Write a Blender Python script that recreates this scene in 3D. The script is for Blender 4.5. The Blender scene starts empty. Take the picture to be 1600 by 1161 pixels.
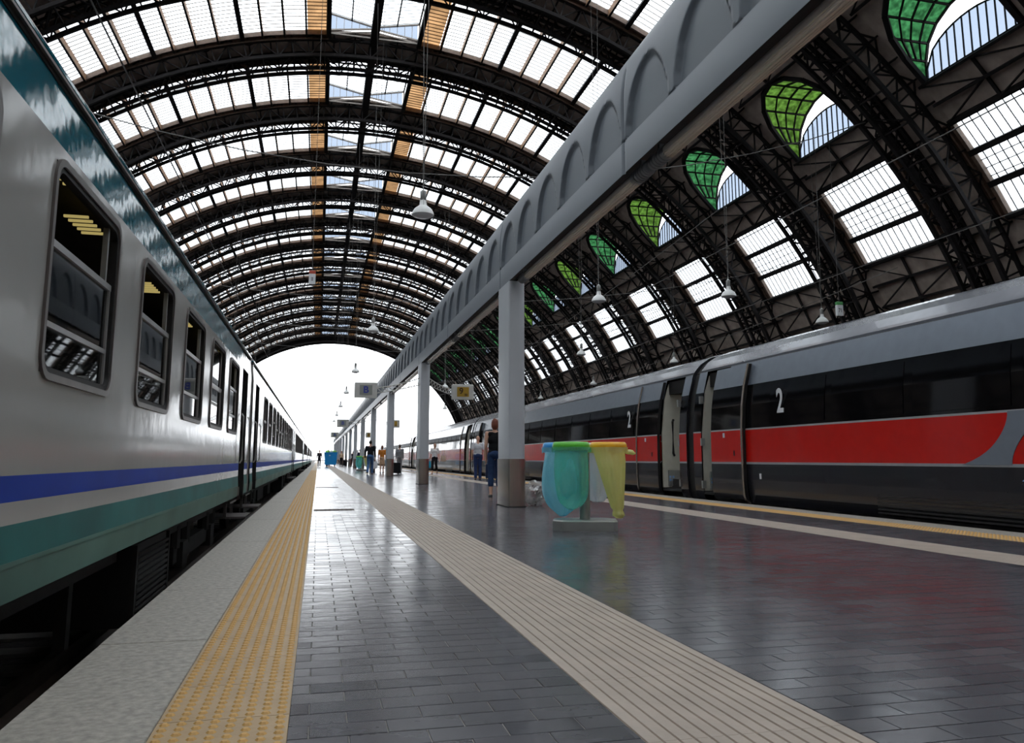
import bpy, bmesh, math, random
from mathutils import Vector, Matrix
random.seed(7)
S = bpy.context.scene
COL = S.collection
PI = math.pi
sin, cos, rad = math.sin, math.cos, math.radians

# ------------------------------------------------------------------ camera, sky, exposure
cam_d = bpy.data.cameras.new('camera')
cam = bpy.data.objects.new('camera', cam_d)
COL.objects.link(cam)
cam.location = (0, 0, 0.82)
cam.rotation_euler = (rad(90 + 8.394), 0, rad(-13.696))
cam_d.sensor_width = 36
cam_d.lens = 1230 / 1600 * 36
cam_d.shift_y = -45 / 1600
cam_d.clip_end = 3000
S.camera = cam

world = bpy.data.worlds.new('hazy_sky')
S.world = world
world.use_nodes = True
wn = world.node_tree
bg = wn.nodes['Background']
bg.inputs['Color'].default_value = (0.93, 0.965, 1.0, 1)
bg.inputs['Strength'].default_value = 4.0

S.view_settings.view_transform = 'Standard'
S.view_settings.look = 'None'
S.view_settings.exposure = 0.0
S.view_settings.gamma = 1.0
S.view_settings.use_curve_mapping = False
S.cycles.transparent_max_bounces = 24
S.cycles.max_bounces = 10
S.cycles.diffuse_bounces = 4
S.cycles.glossy_bounces = 4
S.cycles.sample_clamp_indirect = 6.0


# ------------------------------------------------------------------ materials
def srgb(c):
    return tuple((v / 255 / 12.92 if v / 255 <= .04045 else ((v / 255 + .055) / 1.055) ** 2.4) for v in c)


def mat(name, rgb, rough=.5, metal=0., var=0., scale=6., bump=0., bscale=40., spec=.5, coat=0., stretch=None):
    m = bpy.data.materials.new(name)
    m.use_nodes = True
    nt = m.node_tree
    b = nt.nodes['Principled BSDF']
    c = srgb(rgb)
    b.inputs['Base Color'].default_value = (*c, 1)
    b.inputs['Roughness'].default_value = rough
    b.inputs['Metallic'].default_value = metal
    b.inputs['Specular IOR Level'].default_value = spec
    b.inputs['Coat Weight'].default_value = coat
    b.inputs['Coat Roughness'].default_value = .04
    tc = nt.nodes.new('ShaderNodeTexCoord')
    vec = tc.outputs['Object']
    if stretch:
        mp = nt.nodes.new('ShaderNodeMapping')
        mp.inputs['Scale'].default_value = stretch
        nt.links.new(vec, mp.inputs['Vector'])
        vec = mp.outputs['Vector']
    if var > 0:
        n = nt.nodes.new('ShaderNodeTexNoise')
        n.inputs['Scale'].default_value = scale
        n.inputs['Detail'].default_value = 6
        nt.links.new(vec, n.inputs['Vector'])
        r = nt.nodes.new('ShaderNodeValToRGB')
        r.color_ramp.elements[0].position = .3
        r.color_ramp.elements[1].position = .7
        r.color_ramp.elements[0].color = (*[v * (1 - var) for v in c], 1)
        r.color_ramp.elements[1].color = (*[min(1, v * (1 + var)) for v in c], 1)
        nt.links.new(n.outputs['Fac'], r.inputs['Fac'])
        nt.links.new(r.outputs['Color'], b.inputs['Base Color'])
    if bump > 0:
        n2 = nt.nodes.new('ShaderNodeTexNoise')
        n2.inputs['Scale'].default_value = bscale
        n2.inputs['Detail'].default_value = 3
        nt.links.new(vec, n2.inputs['Vector'])
        bp = nt.nodes.new('ShaderNodeBump')
        bp.inputs['Strength'].default_value = 1
        bp.inputs['Distance'].default_value = bump
        nt.links.new(n2.outputs['Fac'], bp.inputs['Height'])
        nt.links.new(bp.outputs['Normal'], b.inputs['Normal'])
    return m


def clear_mat(name, tint, trans=.7, gloss=.0, rough=.03, transl=(1, 1, 1), var=0., vscale=3., fres=False, diff=0.):
    """tinted see-through sheet: transparent + translucent (+ a glossy skin)"""
    m = bpy.data.materials.new(name)
    m.use_nodes = True
    nt = m.node_tree
    nt.nodes.remove(nt.nodes['Principled BSDF'])
    out = nt.nodes['Material Output']
    tr = nt.nodes.new('ShaderNodeBsdfTransparent')
    tr.inputs['Color'].default_value = (*tint, 1)
    tl = nt.nodes.new('ShaderNodeBsdfTranslucent')
    tl.inputs['Color'].default_value = (*transl, 1)
    mx = nt.nodes.new('ShaderNodeMixShader')
    mx.inputs['Fac'].default_value = 1 - trans
    nt.links.new(tr.outputs[0], mx.inputs[1])
    nt.links.new(tl.outputs[0], mx.inputs[2])
    last = mx
    if diff:
        df = nt.nodes.new('ShaderNodeBsdfDiffuse')
        df.inputs['Color'].default_value = (*transl, 1)
        ad = nt.nodes.new('ShaderNodeMixShader')
        ad.inputs['Fac'].default_value = diff
        nt.links.new(mx.outputs[0], ad.inputs[1])
        nt.links.new(df.outputs[0], ad.inputs[2])
        last = ad
    if var > 0:
        tc = nt.nodes.new('ShaderNodeTexCoord')
        n = nt.nodes.new('ShaderNodeTexNoise')
        n.inputs['Scale'].default_value = vscale
        n.inputs['Detail'].default_value = 5
        nt.links.new(tc.outputs['Object'], n.inputs['Vector'])
        for node, c in ((tr, tint), (tl, transl)):
            r = nt.nodes.new('ShaderNodeValToRGB')
            r.color_ramp.elements[0].position = .35
            r.color_ramp.elements[1].position = .65
            r.color_ramp.elements[0].color = (*[v * (1 - var) for v in c], 1)
            r.color_ramp.elements[1].color = (*[min(1, v * (1 + var)) for v in c], 1)
            nt.links.new(n.outputs['Fac'], r.inputs['Fac'])
            nt.links.new(r.outputs['Color'], node.inputs['Color'])
    if gloss > 0 or fres:
        g = nt.nodes.new('ShaderNodeBsdfGlossy')
        g.inputs['Roughness'].default_value = rough
        m2 = nt.nodes.new('ShaderNodeMixShader')
        if fres:
            fr = nt.nodes.new('ShaderNodeFresnel')
            fr.inputs['IOR'].default_value = 1.5
            nt.links.new(fr.outputs[0], m2.inputs['Fac'])
        else:
            m2.inputs['Fac'].default_value = gloss
        if diff:
            tcb = nt.nodes.new('ShaderNodeTexCoord')
            mpb = nt.nodes.new('ShaderNodeMapping')
            mpb.inputs['Scale'].default_value = (1, 1, .35)
            nb = nt.nodes.new('ShaderNodeTexNoise')
            nb.inputs['Scale'].default_value = 16
            nb.inputs['Detail'].default_value = 4
            nt.links.new(tcb.outputs['Object'], mpb.inputs['Vector'])
            nt.links.new(mpb.outputs['Vector'], nb.inputs['Vector'])
            bb = nt.nodes.new('ShaderNodeBump')
            bb.inputs['Distance'].default_value = .03
            nt.links.new(nb.outputs['Fac'], bb.inputs['Height'])
            nt.links.new(bb.outputs['Normal'], g.inputs['Normal'])
            nt.links.new(bb.outputs['Normal'], df.inputs['Normal'])
        nt.links.new(last.outputs[0], m2.inputs[1])
        nt.links.new(g.outputs[0], m2.inputs[2])
        last = m2
    nt.links.new(last.outputs[0], out.inputs['Surface'])
    return m


def tile_mat():
    m = bpy.data.materials.new('dark_clinker_tile')
    m.use_nodes = True
    nt = m.node_tree
    b = nt.nodes['Principled BSDF']
    g = nt.nodes.new('ShaderNodeNewGeometry')
    sx = nt.nodes.new('ShaderNodeSeparateXYZ')
    nt.links.new(g.outputs['Position'], sx.inputs[0])

    def math_(op, a, bb):
        n = nt.nodes.new('ShaderNodeMath')
        n.operation = op
        for i, v in enumerate((a, bb)):
            if isinstance(v, (int, float)):
                n.inputs[i].default_value = v
            elif v is not None:
                nt.links.new(v, n.inputs[i])
        return n.outputs[0]
    row = math_('FLOOR', math_('DIVIDE', sx.outputs['Y'], TY), None)
    half = math_('MULTIPLY', math_('MODULO', row, 2), .5)
    colm = math_('FLOOR', math_('ADD', math_('DIVIDE', sx.outputs['X'], TX), half), None)
    cx = nt.nodes.new('ShaderNodeCombineXYZ')
    nt.links.new(row, cx.inputs[0])
    nt.links.new(colm, cx.inputs[1])
    wnz = nt.nodes.new('ShaderNodeTexWhiteNoise')
    wnz.noise_dimensions = '2D'
    nt.links.new(cx.outputs[0], wnz.inputs['Vector'])
    r = nt.nodes.new('ShaderNodeValToRGB')
    r.color_ramp.elements[0].color = (*srgb((70, 70, 76)), 1)
    r.color_ramp.elements[1].color = (*srgb((82, 81, 86)), 1)
    nt.links.new(wnz.outputs['Value'], r.inputs['Fac'])
    n = nt.nodes.new('ShaderNodeTexNoise')
    n.inputs['Scale'].default_value = .7
    n.inputs['Detail'].default_value = 5
    nt.links.new(g.outputs['Position'], n.inputs['Vector'])
    mx = nt.nodes.new('ShaderNodeMix')
    mx.data_type = 'RGBA'
    mx.blend_type = 'MULTIPLY'
    mx.inputs[0].default_value = 1
    r2 = nt.nodes.new('ShaderNodeValToRGB')
    r2.color_ramp.elements[0].position = .3
    r2.color_ramp.elements[0].color = (.72, .70, .70, 1)
    r2.color_ramp.elements[1].position = .7
    r2.color_ramp.elements[1].color = (1.15, 1.12, 1.1, 1)
    nt.links.new(n.outputs['Fac'], r2.inputs['Fac'])
    nt.links.new(r.outputs['Color'], mx.inputs[6])
    nt.links.new(r2.outputs['Color'], mx.inputs[7])
    nt.links.new(mx.outputs[2], b.inputs['Base Color'])
    mr = nt.nodes.new('ShaderNodeMapRange')
    mr.inputs['To Min'].default_value = .17
    mr.inputs['To Max'].default_value = .25
    nt.links.new(wnz.outputs['Value'], mr.inputs['Value'])
    nt.links.new(mr.outputs[0], b.inputs['Roughness'])
    b.inputs['Specular IOR Level'].default_value = .30
    n3 = nt.nodes.new('ShaderNodeTexNoise')
    n3.inputs['Scale'].default_value = 9
    nt.links.new(g.outputs['Position'], n3.inputs['Vector'])
    bp = nt.nodes.new('ShaderNodeBump')
    bp.inputs['Distance'].default_value = .0012
    nt.links.new(n3.outputs['Fac'], bp.inputs['Height'])
    nt.links.new(bp.outputs['Normal'], b.inputs['Normal'])
    return m


TX, TY = .236, .116
M = {}
M['tile'] = tile_mat()
M['grout'] = mat('pale_grout', (128, 124, 120), .8, var=.2, scale=12)
M['granite'] = mat('grey_granite', (158, 152, 142), .55, var=.28, scale=30, bump=.002, bscale=60)
M['concrete'] = mat('platform_concrete', (105, 100, 95), .85, var=.25, scale=4, bump=.004)
M['tactile'] = mat('ochre_tactile_stone', (176, 149, 112), .5, var=.12, scale=5, bump=.001)
M['dome'] = mat('ochre_tactile_dome', (204, 160, 92), .5, var=.1, scale=8)
M['rib_stone'] = mat('beige_ribbed_stone', (170, 156, 143), .5, var=.12, scale=4, bump=.001)
M['ballast'] = mat('dark_ballast', (48, 44, 42), .95, var=.45, scale=14, bump=.05, bscale=14)
M['rust'] = mat('rail_steel', (70, 58, 50), .5, .7, var=.3)
M['iron'] = mat('black_painted_iron', (30, 27, 28), .75, var=.3, scale=2, spec=.2)
M['iron_dim'] = mat('dull_brown_iron', (98, 80, 68), .65, var=.3, scale=5)
M['iron_brown'] = mat('brown_weathered_iron', (158, 122, 92), .6, var=.3, scale=5)
M['iron_grey'] = mat('grey_painted_iron', (120, 112, 105), .6, var=.2, scale=4)
M['soffit'] = mat('sooty_soffit_boards', (166, 152, 142), .85, var=.25, scale=1.2)
M['roofskin'] = mat('outer_roof_skin', (120, 115, 110), .8, var=.2)
M['glass_roof'] = clear_mat('white_wired_glass', (.93, .95, .96), .72, transl=(.9, .93, .95))
M['glass_tan'] = clear_mat('tan_patched_glass', (.50, .385, .27), .72, transl=(.30, .2, .12), var=.22, vscale=.5)
M['glass_green'] = clear_mat('green_wired_glass', (.13, .27, .16), .72, transl=(.06, .14, .08), var=.3, vscale=3)
M['glass_green2'] = clear_mat('yellow_green_wired_glass', (.19, .275, .11), .72, transl=(.09, .14, .05), var=.3, vscale=3)
M['glass_pale'] = clear_mat('pale_blue_glass', (.46, .50, .555), .8, transl=(.3, .34, .40))
M['glass_clear'] = clear_mat('clear_dusty_glass', (.30, .38, .39), .9, transl=(.3, .3, .3), fres=True, rough=.02)
M['glass_black'] = mat('black_tinted_glass', (12, 12, 15), .06, spec=.6, bump=.0015, bscale=.9)
M['beam'] = mat('blue_grey_beam_paint', (104, 111, 120), .36, var=.06, scale=1.0)
M['column'] = mat('pale_grey_column_paint', (186, 189, 194), .4, var=.05, scale=1.0)
M['steel'] = mat('brushed_stainless', (186, 176, 168), .24, .85, var=.08, scale=3, stretch=(30, 30, .6))
M['tube'] = mat('ribbed_aluminium_tube', (228, 216, 204), .2, .55, var=.04)
M['cap'] = mat('dull_tube_cap', (120, 122, 124), .45, .5, var=.1)
M['dark'] = mat('matt_black', (18, 17, 18), .7, var=.2)
M['under'] = mat('grimy_underframe', (34, 31, 29), .8, var=.4, scale=5)
M['tgrey'] = mat('glossy_grey_coach_paint', (160, 158, 155), .12, var=.05, scale=.8, bump=.004, bscale=1.8, spec=.38)
M['tteal'] = mat('glossy_teal_coach_paint', (10, 104, 122), .07, var=.06, scale=.8, bump=.004, bscale=2.6, spec=.3)
M['tteal2'] = mat('weathered_teal_coach_paint', (34, 98, 96), .5, var=.25, scale=1.4, spec=.15)
M['tgreen_dirty'] = mat('dust_faded_teal_paint', (80, 112, 104), .5, var=.4, scale=.6, spec=.15)
M['tblue'] = mat('blue_stripe_paint', (14, 54, 150), .5, var=.12, scale=2, spec=.12)
M['winframe'] = mat('grey_alloy_window_frame', (112, 106, 104), .4, .5, var=.15)
M['rubber'] = mat('black_rubber_gasket', (22, 20, 20), .6, var=.2)
M['alu'] = mat('pale_aluminium', (176, 176, 174), .32, .6, var=.08)
M['interior'] = mat('dim_coach_interior', (66, 60, 52), .7, var=.2)
M['seatcloth'] = mat('dull_seat_cloth', (74, 88, 96), .85, var=.2)
M['glow_slat'] = mat('added_glow_yellow', (206, 184, 110), .4, .3, var=.1)  # added self-glowing yellow, imitates bright bars inside the coach windows
M['glow_slat'].node_tree.nodes['Principled BSDF'].inputs['Emission Color'].default_value = (1, .80, .28, 1)
M['glow_slat'].node_tree.nodes['Principled BSDF'].inputs['Emission Strength'].default_value = .35
M['curtain'] = mat('brown_window_curtain', (112, 78, 58), .85, var=.2)
M['rsilver'] = mat('silver_blue_train_paint', (138, 146, 158), .24, .35, var=.04, bump=.004, bscale=.9, coat=.3)
M['rroof'] = mat('glossy_grey_train_roof', (112, 114, 122), .24, .4, var=.05, bump=.006, bscale=1.2, coat=.2)
M['rred'] = mat('red_train_paint', (196, 22, 14), .22, var=.05, bump=.003, bscale=1.0, coat=.3)
M['rblack'] = mat('charcoal_train_paint', (38, 38, 43), .24, var=.1, bump=.004, bscale=1.1, coat=.3)
M['rline'] = mat('pale_grey_line', (150, 150, 154), .3, var=.05)
M['white'] = mat('white_paint', (228, 230, 232), .4, var=.03)
M['cream'] = mat('cream_vestibule_panel', (205, 202, 190), .5, var=.05)
M['led'] = mat('pale_blue_sticker', (150, 190, 235), .4, var=.05)
M['sign'] = mat('grey_sign_case', (205, 203, 198), .45, var=.06)
M['signface'] = mat('dull_display_face', (150, 154, 148), .4, var=.05)
M['signblue'] = mat('blue_sign_letter', (62, 72, 160), .5, var=.05)
M['signamber'] = mat('amber_display_face', (176, 140, 44), .5, var=.15, scale=30)
M['signdark'] = mat('dark_sign_figure', (70, 46, 20), .5, var=.1)
M['lampwhite'] = mat('white_enamel_lamp', (232, 232, 230), .3, var=.03)
M['cable'] = mat('grey_cable', (105, 102, 100), .6, var=.1)
M['binblue'] = mat('blue_bin_rim_plastic', (66, 160, 225), .3, var=.04, coat=.2)
M['bingreen'] = mat('green_bin_rim_plastic', (96, 196, 56), .3, var=.04, coat=.2)
M['binyellow'] = mat('yellow_bin_rim_plastic', (242, 178, 22), .3, var=.04, coat=.2)
M['binwhite'] = mat('white_bin_rim_plastic', (220, 222, 224), .3, var=.04)
M['bingrey'] = mat('grey_painted_steel', (156, 156, 152), .35, .3, var=.06)
M['bagblue'] = clear_mat('thin_blue_plastic', (.50, .88, .98), .60, .18, .10, (.35, .85, 1.0), var=.05, vscale=5, diff=.36)
M['baggreen'] = clear_mat('thin_green_plastic', (.55, .98, .88), .80, .18, .10, (.25, .95, .80), var=.05, vscale=5, diff=.16)
M['bagyellow'] = clear_mat('thin_yellow_plastic', (.96, .94, .58), .58, .18, .12, (1.0, .95, .38), var=.05, vscale=6, diff=.42)
M['bagwhite'] = clear_mat('thin_white_plastic', (.9, .93, .97), .58, .18, .12, (.95, .97, 1), var=.04, vscale=7, diff=.35)
M['bagclear'] = clear_mat('clear_crumpled_plastic', (.85, .85, .86), .6, .18, .1, (.6, .6, .6), var=.25, vscale=9)
M['cart'] = mat('bright_blue_container', (30, 160, 240), .4, var=.05)
M['skin'] = mat('skin', (206, 160, 136), .55, var=.06, scale=10)


def cloth(name, rgb):
    return mat(name, rgb, .85, var=.14, scale=14, bump=.004, bscale=18, spec=.2)


# ------------------------------------------------------------------ mesh building
class MB:
    def __init__(s):
        s.v, s.f, s.m = [], [], []

    def add(s, vs, fs, mi=0):
        o = len(s.v)
        s.v += [tuple(v) for v in vs]
        s.f += [tuple(i + o for i in f) for f in fs]
        s.m += [mi] * len(fs)

    def box(s, x0, x1, y0, y1, z0, z1, mi=0):
        s.add([(x0, y0, z0), (x1, y0, z0), (x1, y1, z0), (x0, y1, z0), (x0, y0, z1), (x1, y0, z1), (x1, y1, z1), (x0, y1, z1)],
              [(0, 3, 2, 1), (4, 5, 6, 7), (0, 1, 5, 4), (1, 2, 6, 5), (2, 3, 7, 6), (3, 0, 4, 7)], mi)

    def chambox(s, x0, x1, y0, y1, z0, z1, c, mi=0):
        """box with its top edges chamfered"""
        s.add([(x0, y0, z0), (x1, y0, z0), (x1, y1, z0), (x0, y1, z0), (x0, y0, z1 - c), (x1, y0, z1 - c), (x1, y1, z1 - c), (x0, y1, z1 - c),
               (x0 + c, y0 + c, z1), (x1 - c, y0 + c, z1), (x1 - c, y1 - c, z1), (x0 + c, y1 - c, z1)],
              [(0, 1, 5, 4), (1, 2, 6, 5), (2, 3, 7, 6), (3, 0, 4, 7), (4, 5, 9, 8), (5, 6, 10, 9), (6, 7, 11, 10), (7, 4, 8, 11), (8, 9, 10, 11), (0, 3, 2, 1)], mi)

    def bar(s, p0, p1, w, h, up=(0, 0, 1), mi=0):
        p0, p1 = Vector(p0), Vector(p1)
        d = (p1 - p0)
        if d.length < 1e-6:
            return
        d.normalize()
        u = Vector(up)
        a = d.cross(u)
        if a.length < 1e-4:
            a = d.cross(Vector((1, 0, 0)))
        a.normalize()
        b = a.cross(d)
        a *= w / 2
        b *= h / 2
        s.add([p0 - a - b, p0 + a - b, p0 + a + b, p0 - a + b, p1 - a - b, p1 + a - b, p1 + a + b, p1 - a + b],
              [(0, 1, 2, 3), (7, 6, 5, 4), (4, 5, 1, 0), (5, 6, 2, 1), (6, 7, 3, 2), (7, 4, 0, 3)], mi)

    def tube(s, pts, r, n=8, mi=0, caps=True):
        pts = [Vector(p) for p in pts]
        rs = r if isinstance(r, (list, tuple)) else [r] * len(pts)
        rings = []
        for i, p in enumerate(pts):
            d = (pts[min(i + 1, len(pts) - 1)] - pts[max(i - 1, 0)]).normalized()
            a = d.cross(Vector((0, 0, 1)))
            if a.length < 1e-3:
                a = d.cross(Vector((0, 1, 0)))
            a.normalize()
            b = d.cross(a)
            rings.append([p + (a * cos(2 * PI * k / n) + b * sin(2 * PI * k / n)) * rs[i] for k in range(n)])
        vs = [v for rr in rings for v in rr]
        fs = []
        for i in range(len(rings) - 1):
            for k in range(n):
                k2 = (k + 1) % n
                fs.append((i * n + k, (i + 1) * n + k, (i + 1) * n + k2, i * n + k2))
        if caps:
            fs.append(tuple(range(n)))
            fs.append(tuple(reversed(range((len(rings) - 1) * n, len(rings) * n))))
        s.add(vs, fs, mi)

    def lathe(s, prof, n=16, c=(0, 0, 0), mi=0, wob=None):
        vs, fs = [], []
        for i, (r, z) in enumerate(prof):
            for k in range(n):
                a = 2 * PI * k / n
                rr = r * (wob(a, i / (len(prof) - 1)) if wob else 1)
                vs.append((c[0] + rr * cos(a), c[1] + rr * sin(a), c[2] + z))
        for i in range(len(prof) - 1):
            for k in range(n):
                k2 = (k + 1) % n
                fs.append((i * n + k, i * n + k2, (i + 1) * n + k2, (i + 1) * n + k))
        s.add(vs, fs, mi)

    def prism(s, poly, axis, a0, a1, mi=0):
        """poly of 2D points extruded along axis ('x','y','z') from a0 to a1"""
        n = len(poly)

        def P(p, a):
            return {'x': (a, p[0], p[1]), 'y': (p[0], a, p[1]), 'z': (p[0], p[1], a)}[axis]
        vs = [P(p, a0) for p in poly] + [P(p, a1) for p in poly]
        fs = [tuple(range(n)), tuple(reversed(range(n, 2 * n)))]
        for i in range(n):
            j = (i + 1) % n
            fs.append((i, i + n, j + n, j))
        s.add(vs, fs, mi)

    def ell(s, c, r, n=10, mi=0):
        vs = [(c[0], c[1], c[2] - r[2])]
        m = n // 2
        for i in range(1, m):
            t = PI * i / m
            for k in range(n):
                a = 2 * PI * k / n
                vs.append((c[0] + r[0] * sin(t) * cos(a), c[1] + r[1] * sin(t) * sin(a), c[2] - r[2] * cos(t)))
        vs.append((c[0], c[1], c[2] + r[2]))
        fs = [(0, 1 + (k + 1) % n, 1 + k) for k in range(n)]
        for i in range(m - 2):
            for k in range(n):
                k2 = (k + 1) % n
                fs.append((1 + i * n + k, 1 + i * n + k2, 1 + (i + 1) * n + k2, 1 + (i + 1) * n + k))
        L = len(vs) - 1
        o = 1 + (m - 2) * n
        fs += [(L, o + k, o + (k + 1) % n) for k in range(n)]
        s.add(vs, fs, mi)

    def caps(s, p0, p1, r0, r1, n=10):
        p0, p1 = Vector(p0), Vector(p1)
        d = (p1 - p0).normalized()
        pts, rs = [], []
        for t in (-1, -.85, -.5):
            pts.append(p0 + d * r0 * t)
            rs.append(r0 * math.sqrt(max(.0004, 1 - t * t)))
        pts += [p0, p1]
        rs += [r0, r1]
        for t in (.5, .85, 1):
            pts.append(p1 + d * r1 * t)
            rs.append(r1 * math.sqrt(max(.0004, 1 - t * t)))
        s.tube(pts, rs, n)

    def mesh(s, name, mats, smooth=False):
        me = bpy.data.meshes.new(name)
        me.from_pydata(s.v, [], s.f)
        for m in (mats if isinstance(mats, (list, tuple)) else [mats]):
            me.materials.append(m)
        if any(s.m):
            me.polygons.foreach_set('material_index', s.m)
        if smooth:
            me.polygons.foreach_set('use_smooth', [True] * len(s.f))
        me.update()
        return me

    def build(s, name, mats, parent=None, loc=(0, 0, 0), smooth=False, kind=None):
        return put(name, s.mesh(name, mats, smooth), parent, loc, kind)


def put(name, me, parent=None, loc=(0, 0, 0), kind=None):
    o = bpy.data.objects.new(name, me)
    COL.objects.link(o)
    o.location = loc
    if parent is not None:
        o.parent = parent
    if kind:
        o['kind'] = kind
    return o


def empty(name, loc=(0, 0, 0), rz=0, kind=None):
    o = bpy.data.objects.new(name, None)
    COL.objects.link(o)
    o.location = loc
    o.rotation_euler = (0, 0, rz)
    o.empty_display_size = .1
    if kind:
        o['kind'] = kind
    return o


def tag(o, label, cat, group=None):
    o['label'] = label
    o['category'] = cat
    if group:
        o['group'] = group
    return o


def thing(name, label, cat, loc=(0, 0, 0), rz=0, group=None):
    return tag(empty(name, loc, rz), label, cat, group)


def smooth_by(me, ang=40):
    me.polygons.foreach_set('use_smooth', [True] * len(me.polygons))
    try:
        me.set_sharp_from_angle(angle=rad(ang))
    except Exception:
        pass
    return me


KIDS = {}


def copy_tree(o, loc=None, label=None, rz=None):
    kids = {}
    for c in bpy.data.objects:
        if c.parent is not None:
            kids.setdefault(c.parent.name, []).append(c)

    def cp(a, parent):
        c = a.copy()
        COL.objects.link(c)
        if parent is not None:
            c.parent = parent
        for k in kids.get(a.name, []):
            cp(k, c)
        return c
    r = cp(o, None)
    if loc is not None:
        r.location = loc
    if label:
        r['label'] = label
    if rz is not None:
        r.rotation_euler = (0, 0, rz)
    return r


def text(name, body, size, m, parent, loc, face, sx=1., depth=.004, bold=0.):
    cu = bpy.data.curves.new(name, 'FONT')
    cu.body = body
    cu.size = size
    cu.align_x = 'CENTER'
    cu.align_y = 'CENTER'
    cu.extrude = depth
    cu.offset = bold
    cu.materials.append(m)
    tmp = bpy.data.objects.new(name, cu)
    COL.objects.link(tmp)
    me = bpy.data.meshes.new_from_object(tmp.evaluated_get(bpy.context.evaluated_depsgraph_get()))
    bpy.data.objects.remove(tmp)
    me.name = name
    o = bpy.data.objects.new(name, me)
    COL.objects.link(o)
    if face == '-x':
        R = Matrix(((0, 0, -1), (-1, 0, 0), (0, 1, 0)))
    else:
        R = Matrix(((1, 0, 0), (0, 0, -1), (0, 1, 0)))
    o.rotation_euler = R.to_euler()
    o.location = loc
    o.scale = (sx, 1, 1)
    o.parent = parent
    return o


ORD = ['nearest', 'second', 'third', 'fourth', 'fifth', 'sixth', 'seventh', 'eighth', 'ninth', 'tenth', 'eleventh', 'twelfth', 'thirteenth', 'fourteenth', 'fifteenth', 'sixteenth']

# ------------------------------------------------------------------ platform, ground, tracks
PL, PR = -.92, 7.70           # platform edges
YN, YF = -14.0, 330.0         # platform ends
GZ = -.85

g = MB()
g.box(-120, 160, -60, 1200, GZ - .3, GZ)
g.build('ground', M['ballast'], kind='structure')

fl = MB()
for fa, fb in ((PL + .08, -.055), (.955, 1.625), (5.345, 5.905), (6.84, PR - .08)):
    fl.box(fa, fb, YN, YF, GZ, -.014)
for fa, fb in ((-.055, .955), (1.625, 5.345), (5.905, 6.84)):
    fl.box(fa, fb, YN, YF, GZ, -.003)
floor = fl.build('floor', M['grout'], kind='structure')
fw = MB()
fw.box(PL + .02, PL + .079, YN, YF, GZ, -.125)
fw.box(PR - .079, PR - .02, YN, YF, GZ, -.125)
fw.build('side_wall', M['concrete'], floor)

# coping stones, tactile slabs, ribbed slabs: shared meshes, one object each
cop = MB()
cop.chambox(0, .455, .001, 1.499, -.12, 0, .004)
cop_me = cop.mesh('coping_stone', M['granite'])
i = 0
for x in (PL, PR - .455):
    for k in range(70):
        put('coping_stone', cop_me, floor, (x, YN + 12 + 1.5 * k, random.uniform(-.002, .002)))
far = MB()
for x in (PL, PR - .455):
    far.box(x, x + .455, YN + 12 + 105, YF, -.12, 0)
    far.box(x, x + .455, YN, YN + 12, -.12, 0)
far.build('coping_run', M['granite'], floor)

tac = MB()
tac.box(0, .398, .002, .398, -.03, 0)
for a in range(8):
    for b in range(8):
        cx, cy = .025 + a * .0497, .026 + b * .0497
        vs = [(cx + .0165 * cos(q * PI / 3), cy + .0165 * sin(q * PI / 3), .0) for q in range(6)] + \
             [(cx + .0095 * cos(q * PI / 3), cy + .0095 * sin(q * PI / 3), .006) for q in range(6)]
        tac.add(vs, [(q, (q + 1) % 6, 6 + (q + 1) % 6, 6 + q) for q in range(6)] + [tuple(range(6, 12))], 1)
tac_me = tac.mesh('tactile_slab', [M['tactile'], M['dome']])
for x in (-.46, 6.842):
    for k in range(148):
        put('tactile_slab', tac_me, floor, (x, .4 * k, 0))
far = MB()
for x in (-.46, 6.842):
    far.box(x, x + .4, .4 * 148, YF, -.03, .002)
    far.box(x, x + .4, YN, 0, -.03, .002)
far.build('tactile_run', M['tactile'], floor)

rib = MB()
W = .66
rib.box(0, W, .001, .659, -.03, -.0045)
for a in range(13):
    x0 = a * W / 13 + .006
    rib.prism([(x0 - .002, -.005), (x0, .0005), (x0 + .038, .0005), (x0 + .040, -.005)], 'y', .001, .659)
rib_me = rib.mesh('ribbed_slab', M['rib_stone'])
for k in range(140):
    put('ribbed_slab', rib_me, floor, (.96, .66 * k + .3, 0))
for k in range(140):
    o = put('ribbed_slab', rib_me, floor, (5.35, .66 * k + .3, 0))
    o.scale = (.55 / .66, 1, 1)
far = MB()
for x0, x1 in ((.96, 1.62), (5.35, 5.90)):
    far.box(x0, x1, .66 * 140 + .3, YF, -.03, 0)
    far.box(x0, x1, YN, .3, -.03, 0)
far.build('ribbed_run', M['rib_stone'], floor)

# clinker tiles: the nearest 300 as parts, the rest joined; far rows carry on in the material
FIELDS = ((-.0635, .9615), (1.6185, 5.3515), (5.8985, 6.8435))
cells = []
for j in range(int(1.9 / TY), int(34 / TY)):
    y0, y1 = j * TY, (j + 1) * TY
    off = .5 * (j % 2)
    for fx0, fx1 in FIELDS:
        a = math.floor(fx0 / TX + off)
        while (a - off) * TX < fx1:
            x0, x1 = max(fx0, (a - off) * TX), min(fx1, (a + 1 - off) * TX)
            a += 1
            if fx1 - x1 < .06:
                x1 = fx1
                a += 2
            if x0 == fx0 and x1 - x0 < .06:
                carry = x0
                continue
            if abs(x0 - fx0) < .06:
                x0 = fx0
            if x1 - x0 > .02:
                cells.append((x0, x1, y0, y1))
JT = .0022


def in_view(c):
    x, y = (c[0] + c[1]) / 2, (c[2] + c[3]) / 2
    fx = cos(rad(-13.7)) * x + sin(rad(-13.7)) * y
    fy = -sin(rad(-13.7)) * x + cos(rad(-13.7)) * y
    if fy < .5:
        return False
    return abs(fx / fy) < .66 and y > 2.05


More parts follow.
